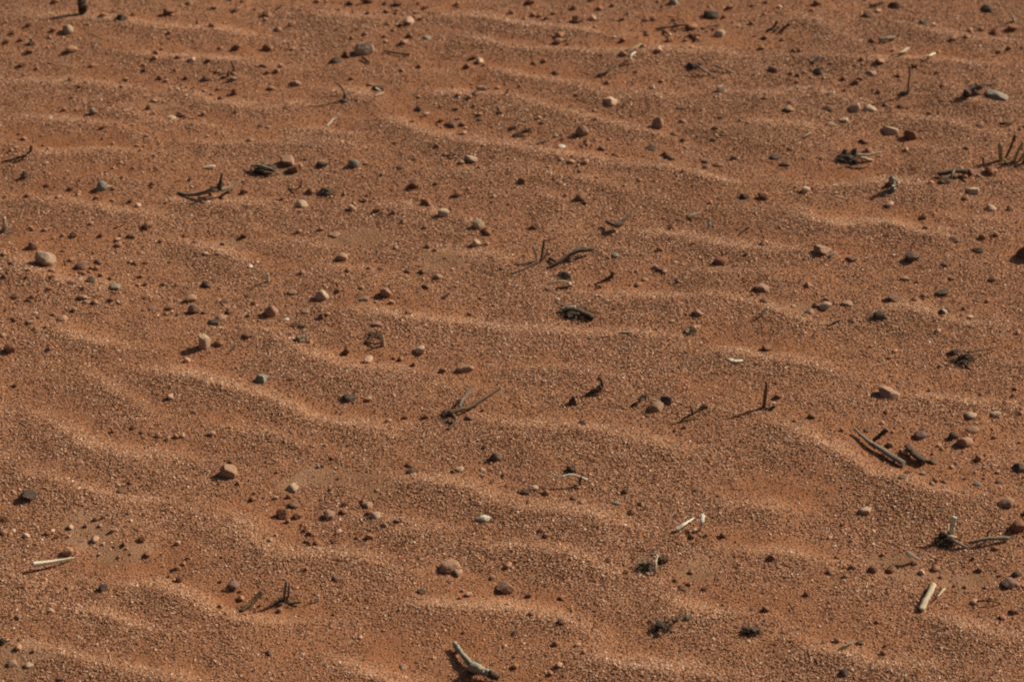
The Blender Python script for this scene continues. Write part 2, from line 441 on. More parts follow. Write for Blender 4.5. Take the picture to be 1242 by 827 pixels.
CUBE_V = np.array([(-1, -1, -1), (1, -1, -1), (1, 1, -1), (-1, 1, -1), (-1, -1, 1), (1, -1, 1), (1, 1, 1), (-1, 1, 1)], float) * 0.32
CUBE_V = CUBE_V * np.array([[1.0], [0.8], [1.1], [0.85], [0.8], [1.1], [0.85], [1.0]])
CUBE_F = np.array([(0, 3, 2, 1), (4, 5, 6, 7), (0, 1, 5, 4), (1, 2, 6, 5), (2, 3, 7, 6), (3, 0, 4, 7)])
sp = 0.00166
jx = np.arange(-0.86, 0.86, sp); jy = np.arange(1.62, 3.36, sp * 0.87)
JX, JY = np.meshgrid(jx, jy, indexing='ij')
JX = (JX + (np.arange(len(jy)) % 2)[None] * sp / 2).ravel() + RNG.uniform(-.8, .8, JX.size) * sp
JY = JY.ravel() + RNG.uniform(-.8, .8, JY.size) * sp
keep = (np.abs(JX) < 0.415 + (JY - 1.83) * 0.155 + 0.06)
JX, JY = JX[keep], JY[keep]
keep = RNG.random(JX.size) < grid_at(COV, JX, JY) * 0.92
JX, JY = JX[keep], JY[keep]
cv = grid_at(COV, JX, JY)
size = (0.00132 + 0.00145 * RNG.random(JX.size) ** 2.6) * (0.75 + 0.4 * cv) * (1 - 0.25 * grid_at(LIT_PALE, JX, JY))
tint = np.clip(RNG.beta(1.7, 2.2, JX.size) + 0.27 * grid_at(LIT_PALE, JX, JY) - 0.05 * cv - 0.10 * grid_at(TROUGH, JX, JY), 0, 1)  # grains also tinted lighter on sunward slopes, to brighten the crest bands
# the same sand carries on past the middle ground, thinning out
sq = 0.0023
qx = np.arange(-0.96, 0.96, sq); qy = np.arange(1.42, 3.62, sq * 0.87)
QX, QY = np.meshgrid(qx, qy, indexing='ij')
QX = QX.ravel() + RNG.uniform(-.8, .8, QX.size) * sq; QY = QY.ravel() + RNG.uniform(-.8, .8, QY.size) * sq
out = np.maximum(np.maximum(np.abs(QX) - 0.475 - (QY - 1.83) * 0.155, 1.62 - QY), QY - 3.36)
kq = (out > 0) & (out < 0.34) & (RNG.random(QX.size) < grid_at(COV, QX, QY) * (1 - 0.85 * sstep(0.05, 0.34, out)))
QX, QY = QX[kq], QY[kq]
size = np.concatenate([size, 0.0019 + 0.0017 * RNG.random(QX.size) ** 2.4])
tint = np.concatenate([tint, np.clip(RNG.beta(1.7, 2.2, QX.size), 0, 1)])
JX = np.concatenate([JX, QX]); JY = np.concatenate([JY, QY])
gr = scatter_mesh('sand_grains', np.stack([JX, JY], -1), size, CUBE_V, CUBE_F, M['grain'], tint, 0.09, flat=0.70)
tag(gr, 'loose coarse reddish sand grains covering the ripples', 'sand', kind='stuff')

# ------------------------------------------------------------------ stones
def icos(sub):
    bm = bmesh.new(); bmesh.ops.create_icosphere(bm, subdivisions=sub, radius=1)
    v = np.array([x.co[:] for x in bm.verts]); f = [tuple(w.index for w in p.verts) for p in bm.faces]
    bm.free(); return v, f
ICO = {k: icos(k) for k in (1, 2, 3, 4)}
def stone_verts(shape, rng, sub=3):
    slab = shape == 's'
    shape = 'a' if slab else shape
    v, f = ICO[sub]
    nsd = {'a': 9, 'r': 16, 'f': 11}[shape]; soft = {'a': 34.0, 'r': 9.0, 'f': 26.0}[shape]
    n = rng.normal(size=(nsd, 3))
    if slab:
        n = np.array([(1, 0, 0), (-1, 0, 0), (0, 1, 0), (0, -1, 0), (0, 0, 1), (0, 0, -1), (.7, .3, .6), (-.6, -.5, .5), (.5, -.7, .3)]) + 0.16 * rng.normal(size=(9, 3)); nsd = 9; soft = 30.0
    n /= np.linalg.norm(n, axis=1)[:, None]
    d = np.array([.62] * 6 + [.92, .9, .95]) if slab else rng.uniform(0.62, 1.0, nsd) if shape != 'r' else rng.uniform(0.80, 1.0, nsd)
    c = np.clip(v @ n.T, 0.02, None) / d[None]
    rad = 1.0 / (np.sum(c ** soft, axis=1) ** (1 / soft))
    rad = np.clip(rad, 0.3, 1.35)
    p = v * rad[:, None]
    p += v * (0.026 * rng.normal(size=(len(v), 1)) if sub > 2 else 0)
    ext = (p.max(0) - p.min(0)) / 2; mid = (p.max(0) + p.min(0)) / 2
    return (p - mid) / ext, f                     # fits -1..1
def pebble(tile, X, Y, Wz, Hz, col, shape, name='pebble', tallness=None, big=False):
    k = 1.0 if tile == 'A' else 3.997
    px, py = tp(tile, X, Y)
    w, h = Wz / k, Hz / k
    p0, _ = hit(px, py); s = ppm(p0) * (1.0 if big else 1.02)
    w /= s; h /= s
    if big and shape != 'f': h *= 1.12
    dpt = w * random.uniform(0.75, 0.95)
    hh = math.sqrt(max(h * h - (dpt * 0.5) ** 2, (0.42 * w) ** 2)) / 0.86
    if tallness: hh = h / 0.86 * tallness; dpt = min(dpt, hh)
    if shape == 'f': hh *= 0.7
    if not big:
        hh *= random.uniform(0.72, 1.0)
        if shape == 'r' and random.random() < 0.6: shape = 'a'
    loc, _ = hit(px, py, hh * (0.19 if big else 0.21))
    loc.z -= hh * 0.02
    rng = np.random.default_rng(int(px * 131 + py * 17))
    v, f = stone_verts(shape, rng, 4 if w > 0.013 else 3)
    v = v * np.array((w / 2 * 1.02, dpt / 2, hh / 2 * 1.12))
    a = rng.uniform(-0.35, 0.35); ca, sa = math.cos(a), math.sin(a)
    v = v @ np.array([[ca, -sa, 0], [sa, ca, 0], [0, 0, 1]]).T
    tl = rng.uniform(-0.15, 0.15); ca, sa = math.cos(tl), math.sin(tl)
    v = v @ np.array([[ca, 0, -sa], [0, 1, 0], [sa, 0, ca]]).T
    me = bpy.data.meshes.new(name); me.from_pydata([tuple(q) for q in v], [], f); me.materials.append(M[col])
    me.polygons.foreach_set('use_smooth', [True] * len(f))
    try: me.set_sharp_from_angle(angle=R(38))
    except Exception: pass
    o = bpy.data.objects.new(name, me); COL.objects.link(o); o.location = loc
    return o, px, py

# ------------------------------------------------------------------ sticks, splinters, chips
def resolve(tile, pts):
    """positions: (X, Y, height in mm above the sand) or (X, Y, 'u') straight above the last grounded point"""
    k = 1.0 if tile == 'A' else 3.997
    out = []; ref = None
    first = next(p for p in pts if p[2] != 'u')
    ref = hit(*tp(tile, first[0], first[1]), first[2] * 0.001)[0]
    for X, Y, h in pts:
        px, py = tp(tile, X, Y)
        if h == 'u':
            d = raydir(px, py); t = ref.y / d[1]
            p = Vector((d[0] * t, d[1] * t, CAM_Z + d[2] * t))
        else:
            p = hit(px, py, h * 0.001)[0]; ref = p
        out.append(p)
    return out, k
def tube(tile, pts, d0, d1, flat=1.0, nside=8, rough=0.10, seed=None, ragged=0.0):
    P, k = resolve(tile, pts)
    s = ppm(P[0])
    r0, r1 = d0 / 2 / k / s, d1 / 2 / k / s
    C = catmull([tuple(p) for p in P], 7) if len(P) > 2 else np.array([np.array(P[0]) * (1 - t) + np.array(P[1]) * t for t in np.linspace(0, 1, 9)])
    rng = np.random.default_rng(seed if seed is not None else int(abs(pts[0][0]) * 7 + abs(pts[0][1]) * 3 + 5))
    n = len(C)
    r = np.linspace(r0, r1, n)
    knob = 1 + (0.16 if max(d0, d1) / k < 4 else 0.07) * np.interp(np.arange(n), np.linspace(0, n - 1, max(3, n // 3)), rng.normal(size=max(3, n // 3)))
    r = r * np.clip(knob, 0.7, 1.4)
    C[1:-1] += rng.normal(size=(n - 2, 3)) * (r0 + r1) * (0.10 if max(d0, d1) / k < 4 else 0.04)
    T = np.gradient(C, axis=0); T /= np.linalg.norm(T, axis=1)[:, None]
    V_, A_ = [], []
    L = np.concatenate([[0], np.cumsum(np.linalg.norm(np.diff(C, axis=0), axis=1))])
    rimp = 1 + rough * rng.normal(size=nside)
    for i in range(n):
        side = np.cross(T[i], (0, 0, 1.0))
        if np.linalg.norm(side) < 0.25: side = np.cross(T[i], (0, 1.0, 0))
        side /= np.linalg.norm(side); up = np.cross(side, T[i])
        for j in range(nside):
            th = 2 * math.pi * j / nside
            rr = r[i] * rimp[j] * (1 + rough * 0.6 * rng.normal())
            off = 0.0
            if i in (0, n - 1): off = ragged * r[i] * rng.uniform(-1, 1)
            V_.append(C[i] + side * math.cos(th) * rr + up * math.sin(th) * rr * flat + T[i] * off)
            A_.append((L[i] * 45, math.cos(th) * 2.6, math.sin(th) * 2.6))
    F_ = [(i * nside + j, i * nside + (j + 1) % nside, (i + 1) * nside + (j + 1) % nside, (i + 1) * nside + j) for i in range(n - 1) for j in range(nside)]
    for e, i in ((0, 0), (1, n - 1)):
        V_.append(C[i] + T[i] * (-0.25 if e == 0 else 0.25) * r[i]); A_.append((L[i] * 45, 0, 0)); c = len(V_) - 1
        F_ += [(c, i * nside + (j + 1) % nside, i * nside + j) if e == 0 else (c, i * nside + j, i * nside + (j + 1) % nside) for j in range(nside)]
    return V_, F_, A_, P[0]
def merge(parts):
    V_, F_, A_ = [], [], []
    for v, f, a in parts:
        o = len(V_); V_ += list(v); A_ += list(a); F_ += [tuple(i + o for i in q) for q in f]
    return V_, F_, A_
def base_of(tile, X, Y):
    p, _ = hit(*tp(tile, X, Y)); return p
def stick(name, cat, label, short, tile, pts, d0, d1, mat, flat=1.0, group=None, ragged=0.5, rough=0.1):
    v, f, a, b = tube(tile, pts, d0, d1, flat, ragged=ragged, rough=rough)
    b = Vector(b); 
    o = mesh_from(name, v, f, M[mat], True, loc=b, along=a)
    try: o.data.set_sharp_from_angle(angle=R(50))
    except Exception: pass
    tag(o, label, cat, group)
    g = [q for q in pts if q[2] != 'u'] or pts
    mark(short, *tp(tile, sum(q[0] for q in pts) / len(pts), sum(q[1] for q in g) / len(g)))
    return o
def blades(tile, X, Y, Wz, Hz, n, mat_seed, thick=4.0, up=0.5):
    """a tangle of short dry fibres"""
    k = 1.0 if tile == 'A' else 3.997
    rng = np.random.default_rng(mat_seed)
    c = base_of(tile, X, Y + Hz * 0.15); s = ppm(c) * k
    parts = []
    for i in range(n):
        a = rng.uniform(0, 2 * math.pi); q = rng.uniform(0, 0.85)
        st = np.array((math.cos(a) * Wz / s * 0.5 * q, math.sin(a) * Wz / s * 0.4 * q, 0))
        st[2] = float(H(c.x + st[0], c.y + st[1])) - c.z + rng.uniform(-0.0005, Hz / s * 0.3)
        a2 = a + rng.normal() * 0.9
        ln = Wz / s * rng.uniform(0.22, 0.55)
        el = rng.uniform(-0.1, up * 1.6)
        dr = np.array((math.cos(a2) * math.cos(el), math.sin(a2) * math.cos(el), math.sin(el)))
        C = [st + dr * ln * t + np.array((0, 0, -ln * 0.25 * t * t)) + rng.normal(size=3) * ln * 0.05 for t in (0, .35, .7, 1)]
        r = thick / 2 / s * rng.uniform(0.6, 1.3)
        v, f, al = [], [], []
        for j, p in enumerate(C):
            sd_ = np.cross(dr, (0, 0, 1.0)); sd_ /= max(np.linalg.norm(sd_), 1e-6); u_ = np.cross(sd_, dr)
            rr = r * (1 - 0.25 * j)
            for m_ in range(4):
                th = math.pi / 2 * m_
                v.append(p + sd_ * math.cos(th) * rr + u_ * math.sin(th) * rr * 0.6 + np.array(c)); al.append((j * 2 + i, m_, i * 3.1))
        f = [(j * 4 + m_, j * 4 + (m_ + 1) % 4, (j + 1) * 4 + (m_ + 1) % 4, (j + 1) * 4 + m_) for j in range(3) for m_ in range(4)] + [(0, 3, 2, 1), (12, 13, 14, 15)]
        parts.append((v, f, al))
    return parts, c
def lump(tile, X, Y, Wz, Hz, seed, shape='a', raise_=0.22):
    k = 1.0 if tile == 'A' else 3.997
    rng = np.random.default_rng(seed)
    p0 = base_of(tile, X, Y); s = ppm(p0) * k
    w, h = Wz / s, Hz / s
    c = hit(*tp(tile, X, Y), h * raise_)[0]
    v, f = stone_verts(shape, rng, 3)
    v = v * np.array((w / 2, w / 2 * 0.75, h / 2)) * (1 + 0.10 * rng.normal(size=(len(v), 1)))
    v = v + np.array(c)
    return list(v), f, [tuple(q * 90) for q in v]
def tuft(name, cat, label, short, tile, X, Y, Wz, Hz, mat, n=45, core=0.6, up=0.5, thick=4.0, group=None):
    seed = int(X * 3 + Y * 5)
    parts, c = blades(tile, X, Y, Wz, Hz, n, seed, thick, up)
    if core: parts.append(lump(tile, X, Y, Wz * core * 1.35, Hz * core * 1.35, seed))
    v, f, a = merge(parts)
    o = mesh_from(name, v, f, M[mat], False, loc=c, along=a)
    tag(o, label, cat, group); mark(short, *tp(tile, X, Y))
    return o
def plant(name, cat, label, short, tile, X, Y, parts, group=None):
    """a thing of several parts: ('tube', part name, pts, d0, d1, mat[, flat]) / ('lump', part name, X, Y, W, H, mat) / ('tuft', part name, X, Y, W, H, mat, n)"""
    c = base_of(tile, X, Y)
    e = bpy.data.objects.new(name, None); COL.objects.link(e); e.location = c; e.empty_display_size = 0.01
    tag(e, label, cat, group); mark(short, *tp(tile, X, Y))
    for q in parts:
        if q[0] == 'tube':
            v, f, a, _ = tube(tile, q[2], q[3], q[4], q[6] if len(q) > 6 else 1.0, ragged=0.5); mt = q[5]; sm = True
        elif q[0] == 'lump':
            v, f, a = lump(tile, q[2], q[3], q[4], q[5], int(q[2] + q[3])); mt = q[6]; sm = False
        else:
            pp, _ = blades(tile, q[2], q[3], q[4], q[5], q[7], int(q[2] * 2 + q[3]), q[8] if len(q) > 8 else 4.0, q[9] if len(q) > 9 else 0.5); v, f, a = merge(pp); mt = q[6]; sm = False
        mesh_from(q[1], v, f, M[mt], sm, loc=c, parent=e, along=a)
    return e

# ================================================================== the things lying on the sand
# ---- sticks and twigs, far rows first
stick('upright_stick', 'stick', 'thick dark stick standing upright in the sand and casting a long shadow', 'the thick upright stick', '00', [(404,84,-4),(400,40,'u'),(396,-10,'u'),(399,-46,'u')], 46, 36, 'dark')
plant('twig_stub', 'twig stub', 'tiny dark twig stub with a whitish tip poking from the sand', 'the white-tipped twig stub', '00', 148, 215, [
    ('tube', 'stub', [(152,222,-2),(149,190,'u')], 12, 9, 'dark'), ('lump', 'foot', 150,215,36,24,'dark'), ('tube', 'tip', [(149,197,4),(147,182,7)], 10, 7, 'white')])
stick('wood_chip', 'chip', 'short bleached chip leaning up, between the thick upright stick and a shaded pebble', 'the leaning bleached chip', '00', [(457,224,0),(474,196,5)], 16, 10, 'white', 0.5)
stick('twig', 'twig', 'short black twig leaning over pebbles, its flat side dark', 'the leaning black twig', '00', [(1141,352,-1),(1133,330,'u'),(1122,303,'u')], 15, 11, 'dark')
stick('twig', 'twig', 'stubby brown twig standing just left of the leaning black twig', None, '00', [(1102,378,-1),(1110,342,'u')], 12, 9, 'brown')
stick('twig', 'twig', 'short brown twig lying beside a pale flat flake on a ripple', None, '00', [(862,547,2),(900,570,2)], 14, 9, 'brown')
stick('twig', 'twig', 'dark hooked twig with its thick end turned up, at the far left', 'the dark hooked twig', '00', [(10,786,1),(70,772,2),(122,756,4),(146,735,6),(153,706,'u')], 7, 14, 'dark')
stick('wood_splinter', 'splinter', 'short bright white splinter lying flat on a far ripple', 'the bright white splinter', '00', [(990,808,2),(1042,806,3)], 9, 14, 'white', 0.6)
tuft('plant_tuft', 'tuft', 'dark round tuft of dry plant right of the thick upright stick', 'the dark round tuft', '00', 588, 90, 66, 46, 'dark', 40)
stick('twig', 'twig', 'tiny dark twig standing alone on the smooth far sand', None, '00', [(956,120,-1),(953,100,'u')], 11, 7, 'dark')
stick('leaf_chip', 'chip', 'small tilted brown leaf chip on the farthest sand', None, '01', [(100,46,1),(128,26,6)], 15, 10, 'brown', 0.4)
stick('twig', 'twig', 'short dark twig just below the large pale angular stone', None, '01', [(518,278,3),(552,306,1)], 10, 9, 'dark')
stick('twig', 'twig', 'thin dark twig lying flat, right of the large pale angular stone', None, '01', [(622,248,2),(690,258,3),(748,264,2)], 9, 6, 'dark')
plant('bent_twig', 'twig', 'thin bare twig standing up and bending left, with a long thin shadow', 'the thin bending twig', '01', 430, 490, [
    ('tube', 'stem', [(430,492,-2),(432,455,'u'),(412,420,'u'),(384,398,'u')], 12, 7, 'brown'), ('lump', 'foot', 432,490,36,16,'brown')])
stick('wood_splinter', 'splinter', 'thin splinter with a pale tip leaning from a ripple', None, '01', [(766,458,1),(822,407,9)], 6, 11, 'pale')
stick('wood_splinter', 'splinter', 'thin whitish splinter bent in the middle, left of the thin bending twig\'s shadow', None, '01', [(402,553,7),(378,578,3),(345,610,1)], 9, 8, 'white')
stick('wood_splinter', 'splinter', 'pale splinter propped against a brown pebble', None, '01', [(1048,453,1),(1112,424,8)], 10, 13, 'pale')
stick('bark_chip', 'chip', 'small black chip standing on edge behind the ripples', None, '01', [(1212,458,0),(1228,430,'u')], 20, 17, 'dark', 0.4)
plant('bark_chip', 'chip', 'black bark chip flecked with white, a pale sliver beside it', 'the white-flecked chip', '01', 595, 432, [
    ('lump', 'bark', 590,430,50,28,'dark'), ('tube', 'flake', [(582,426,4),(604,440,4)], 11, 8, 'white', 0.5), ('tube', 'sliver', [(580,468,1),(624,448,3)], 13, 9, 'pale', 0.6)])
stick('twig', 'twig', 'short crooked brown twig up-slope of a pale rounded pebble pair', None, '01', [(940,738,2),(965,748,4),(990,758,1)], 10, 8, 'brown')

plant('bark_fragment', 'bark', 'flat grey splintered bark fragment lying in front of the pink slab', 'the splintered bark fragment', '01', 50, 812, [
    ('lump', 'core', 45,820,120,46,'dark'), ('tuft', 'fibres', 45,818,120,44,'dark',30,7,0.3), ('tube', 'splinter', [(-20,802,6),(40,806,8),(90,824,4)], 20, 10, 'grey', 0.5), ('tube', 'splinter', [(-5,824,3),(50,834,5),(112,842,1)], 16, 9, 'brown', 0.5),
    ('tube', 'splinter', [(5,796,9),(60,812,9)], 11, 8, 'grey', 0.5), ('tube', 'splinter', [(30,840,2),(85,838,3)], 16, 8, 'dark', 0.5)])
stick('twig', 'twig', 'long thin brown twig lying nearly level on the farthest ripples', 'the long thin twig', '02', [(700,141,2),(770,130,4),(830,122,4),(878,127,2)], 8, 10, 'brown')
stick('twig', 'twig', 'short thin twig in line with the long thin twig, farther right', None, '02', [(935,133,2),(1002,125,3)], 9, 9, 'brown')
stick('twig', 'twig', 'thin pale straight twig above a bent white one', None, '02', [(538,249,2),(600,232,4),(632,212,6)], 8, 7, 'pale')
stick('twig', 'twig', 'white twig bent like an elbow', 'the white elbow twig', '02', [(604,253,8),(580,274,9),(588,306,1)], 10, 10, 'white')
stick('wood_splinter', 'splinter', 'short pale splinter standing next to two pebbles', None, '02', [(270,197,1),(289,163,6)], 10, 12, 'pale')
stick('twig', 'twig', 'dark curved twig on the shaded face of a ripple', None, '02', [(492,325,3),(466,350,4),(412,371,1)], 14, 9, 'dark')
plant('dead_plant', 'dead plant', 'dark dead plant with three loose grey sticks, on a far ripple', 'the far dead plant', '02', 885, 322, [
    ('tuft', 'root', 885,320,70,38,'dark',30,6), ('lump', 'crown', 875,322,50,30,'dark'), ('tube', 'stick', [(895,315,10),(930,338,6),(968,360,1)], 14, 11, 'grey'),
    ('tube', 'stick', [(918,272,12),(950,310,3)], 8, 7, 'brown'), ('tube', 'stick', [(980,315,5),(1030,335,4),(1074,354,1)], 11, 9, 'grey')])
stick('twig', 'twig', 'straight black twig left of the round pink pebble', None, '02', [(6,658,2),(50,644,4),(90,629,6)], 12, 20, 'dark')
stick('twig', 'twig', 'thin dark twig lying low, down-slope of the straight black twig', None, '02', [(108,702,1),(164,687,2)], 8, 8, 'dark')
stick('stick', 'stick', 'short straight brown stick on the farthest sand', None, '03', [(498,29,2),(568,14,4)], 13, 11, 'brown')
stick('wood_chip', 'chip', 'pale chip standing on end at the far right', None, '03', [(1201,106,0),(1193,80,'u')], 18, 12, 'pale', 0.5)
tuft('plant_tuft', 'tuft', 'small greyish tuft with a dark shadow behind the white splinters', 'the small greyish tuft', '03', 757, 114, 44, 34, 'grey', 28)
stick('stick', 'stick', 'stubby grey stick with a dark broken end', None, '03', [(548,194,4),(585,186,5),(624,180,3)], 20, 16, 'grey')
stick('wood_splinter', 'splinter', 'broad pale bark splinter lying across the ripple', None, '03', [(606,269,1),(650,254,6),(688,234,5)], 12, 18, 'pale', 0.5)
stick('wood_splinter', 'splinter', 'white pointed splinter, right of the broad pale bark splinter', None, '03', [(755,279,2),(790,270,5),(814,259,4)], 10, 15, 'white', 0.6)
stick('wood_chip', 'chip', 'pale triangular chip with a dark back, left of the shaded pebbles', None, '03', [(222,300,1),(260,270,6)], 32, 20, 'pale', 0.4)
plant('burnt_stubble', 'stubble', 'row of short burnt stems leaning right beside a far ripple', 'the burnt stem row', '03', 45, 148, [
    ('tube', 'stem', [(0,153,1),(35,133,2),(50,104,'u')], 9, 14, 'dark'), ('tube', 'stem', [(62,152,0),(84,138,'u'),(108,114,'u')], 9, 15, 'dark'),
    ('tube', 'stem', [(40,150,0),(62,128,'u')], 10, 9, 'straw'), ('tube', 'stem', [(78,154,0),(92,134,'u')], 9, 8, 'straw')])
plant('standing_twig', 'twig', 'straight thin pale twig standing alone with a dark foot', 'the straight standing twig', '03', 685, 460, [
    ('tube', 'stem', [(683,464,-2),(690,400,'u'),(693,320,'u')], 11, 8, 'grey'), ('lump', 'foot', 662,456,36,26,'brown')])
plant('broken_root', 'root', 'dark broken root with a straight stick lying on it, behind the large grey stone', 'the dark broken root', '03', 1000, 438, [
    ('tube', 'root', [(965,458,4),(1000,436,7),(1040,422,7)], 36, 26, 'dark'), ('tube', 'stick', [(1015,413,14),(1060,410,12),(1100,408,10)], 13, 11, 'brown'), ('tube', 'root_end', [(1000,440,8),(1030,458,1)], 18, 12, 'dark')])
stick('twig', 'twig', 'thin dark twig lying level near the right-hand far stones', None, '03', [(1128,602,2),(1165,598,4),(1202,589,2)], 14, 8, 'dark')
stick('twig', 'twig', 'very thin pale twig on a bare ripple, left of a brown stone', None, '03', [(164,671,1),(186,660,3),(212,644,3)], 7, 7, 'pale')
plant('dried_root', 'root', 'dried root clump with two whitish sticks poking right', 'the dried root clump', '03', 420, 752, [
    ('lump', 'root', 385,742,44,42,'brown'), ('lump', 'root', 424,745,34,56,'brown'), ('lump', 'dark_mass', 396,772,96,40,'dark'), ('tuft', 'fibres', 390,768,120,50,'dark',40,6),
    ('tube', 'stick', [(436,752,9),(495,753,11),(554,737,13)], 14, 10, 'pale'), ('tube', 'stick', [(446,762,6),(512,779,1)], 15, 11, 'pale')])
plant('grass_stubble', 'stubble', 'cluster of cut straw-coloured stems standing at the right edge', 'the straw stubble cluster', '03', 1180, 785, [
    ('tube', 'stem', [(1137,788,-2),(1134,740,'u'),(1131,700,'u')], 22, 19, 'straw'), ('tube', 'stem', [(1156,772,-1),(1182,715,'u'),(1206,656,'u')], 11, 16, 'brown'),
    ('tube', 'stem', [(1196,790,-1),(1218,735,'u'),(1244,690,'u')], 20, 15, 'straw'), ('tube', 'stem', [(1222,786,-1),(1262,722,'u')], 17, 12, 'straw'),
    ('tube', 'stem', [(1050,802,-1),(1050,765,'u')], 10, 8, 'brown'), ('tube', 'stem', [(1165,795,0),(1148,770,'u')], 12, 9, 'straw'), ('tube', 'stem', [(1240,800,-1),(1256,756,'u')], 17, 12, 'brown'),
    ('tuft', 'litter', 1190,795,110,24,'dark',26,5,0.3)])
plant('branching_twig', 'twig', 'dark branching twig with an upright thorn, on a ripple crest', 'the thorny branching twig', '10', 1000, 105, [
    ('tube', 'branch', [(862,105,1),(920,118,3),(980,109,7),(1034,88,12)], 12, 26, 'grey'), ('tube', 'branch', [(1030,96,10),(1100,85,9),(1166,52,7)], 24, 8, 'grey'),
    ('tube', 'thorn', [(1062,90,10),(1068,50,'u'),(1076,14,'u')], 28, 7, 'dark'), ('tube', 'leg', [(1064,130,0),(1085,115,4),(1112,100,8)], 11, 14, 'dark'), ('tube', 'leg', [(1020,122,0),(1010,95,9)], 14, 18, 'dark')])
plant('stem_stub', 'stub', 'pale dry stub standing at the left edge with thin fibres', 'the pale left-edge stub', '10', 18, 285, [
    ('tube', 'stub', [(17,302,-2),(21,265,'u'),(19,230,'u')], 24, 16, 'pale'), ('tube', 'fibre', [(36,294,0),(30,255,'u')], 8, 5, 'pale'), ('tuft', 'fibres', 45,292,70,26,'brown',16,4)])
stick('twig', 'twig', 'thin L-shaped twig with one arm standing, right of the splintered bark', None, '11', [(158,84,1),(188,93,2),(216,80,4),(222,60,'u'),(220,40,'u')], 7, 8, 'brown')
tuft('plant_tuft', 'tuft', 'dark crumpled tuft right of the thin L-shaped twig', 'the dark crumpled tuft', '11', 345, 104, 74, 42, 'dark', 40)
stick('twig', 'twig', 'very short dark twig on open sand, right of two rounded pebbles', None, '11', [(903,617,1),(942,596,4)], 9, 9, 'dark')
stick('wood_chip', 'chip', 'single white chip standing upright like a tooth', 'the white upright chip', '11', [(58,542,-1),(58,500,'u')], 20, 16, 'white', 0.6)
stick('bark_chip', 'chip', 'flat dark bark strip beside a large round pebble', None, '11', [(176,741,2),(244,751,2)], 13, 18, 'dark', 0.4)
plant('wood_chip', 'chip', 'grey chip with a pale flake standing against it', 'the grey chip with flake', '11', 230, 812, [
    ('tube', 'chip', [(198,812,3),(236,802,5)], 26, 16, 'grey', 0.6), ('tube', 'flake', [(247,832,0),(246,788,'u')], 17, 10, 'white', 0.5), ('tuft', 'fibres', 215,826,70,20,'dark',14,4)])
plant('twig_clump', 'twigs', 'dark clump of twiglets with one pale peg standing', 'the pegged twig clump', '11', 590, 808, [
    ('tuft', 'twiglets', 580,795,86,36,'dark',26,7), ('tube', 'peg', [(620,852,-1),(616,800,'u')], 16, 11, 'pale'), ('tube', 'twiglet', [(530,830,1),(575,838,3),(612,836,4)], 11, 9, 'dark')])
plant('bark_curl', 'bark', 'dark curled strip of bark with a hooked end', 'the dark bark curl', '12', 510, 262, [
    ('tube', 'strip', [(465,247,5),(500,264,8),(532,252,8)], 20, 34, 'dark', 0.6), ('tube', 'hook', [(536,245,7),(562,232,7),(584,205,8)], 17, 12, 'dark'), ('lump', 'speck', 533,237,14,14,'white')])
plant('dry_sprig', 'sprig', 'dry sprig of four stems fanning from one foot, two pale and two dark', 'the four-stemmed sprig', '12', 138, 435, [
    ('tube', 'stem', [(130,446,-1),(118,405,'u'),(107,366,'u')], 14, 9, 'pale'), ('tube', 'stem', [(144,438,-1),(152,385,'u'),(160,333,'u')], 13, 9, 'dark'),
    ('tube', 'stem', [(158,338,22),(190,335,22),(224,322,20)], 9, 7, 'dark'), ('tube', 'stem', [(146,436,0),(165,412,'u'),(184,392,'u')], 12, 15, 'pale'),
    ('tube', 'root', [(0,500,1),(60,476,2),(132,440,3)], 7, 11, 'brown'), ('tube', 'root', [(30,462,1),(80,446,3),(130,436,4)], 6, 9, 'brown')])  # flat brown tubes also stand in for the stems' long thin shadows
plant('fallen_branch', 'branch', 'dark knobbly fallen branch, right of the four-stemmed sprig', 'the knobbly fallen branch', '12', 270, 425, [
    ('tube', 'branch', [(176,474,1),(222,446,4),(264,420,6),(320,392,8),(394,381,6)], 13, 18, 'dark'), ('tube', 'branch', [(186,424,2),(215,440,3),(240,446,2)], 16, 11, 'dark'), ('tube', 'branch', [(296,388,9),(345,374,9),(388,378,7)], 10, 13, 'grey')])
plant('twig_clump', 'twigs', 'dark clod with a pale twig lying along its front', 'the clod with pale twig', '12', 250, 525, [
    ('lump', 'clod', 256,510,62,34,'dark'), ('tuft', 'fibres', 262,522,70,34,'dark',18,5), ('tube', 'twig', [(186,546,1),(240,536,4),(304,546,2)], 7, 9, 'pale'), ('tube', 'twig', [(225,570,1),(296,556,3)], 16, 12, 'brown')])
stick('twig', 'twig', 'dark sickle-shaped twig right of the clod with pale twig', 'the dark sickle twig', '12', [(494,492,14),(482,516,10),(450,534,5),(406,551,1)], 26, 9, 'dark')
stick('wood_flake', 'flake', 'pair of ragged pale flakes on the right-hand side of a far ripple', None, '12', [(868,218,2),(916,205,6)], 24, 15, 'pale', 0.35, ragged=1.2)
stick('wood_flake', 'flake', 'pale upright flake just right of a ragged pale one', None, '12', [(960,278,1),(958,232,10)], 24, 15, 'pale', 0.35, ragged=1.2)
tuft('plant_tuft', 'tuft', 'dark low tuft behind the thin crossed twig', None, '12', 1128, 126, 54, 34, 'dark', 26)
plant('plant_tuft', 'tuft', 'dark olive tuft with a pale flake on its right', 'the olive tuft', '12', 870, 776, [
    ('tuft', 'fibres', 868,776,66,44,'dark',34,6), ('lump', 'core', 862,780,46,28,'green'), ('tube', 'flake', [(884,757,6),(918,752,5)], 13, 9, 'pale', 0.5)])
stick('twig', 'twig', 'thin dark twig leaning from the sand, right of two pale flakes', None, '12', [(1102,312,1),(1128,293,4),(1154,276,7)], 9, 8, 'brown')
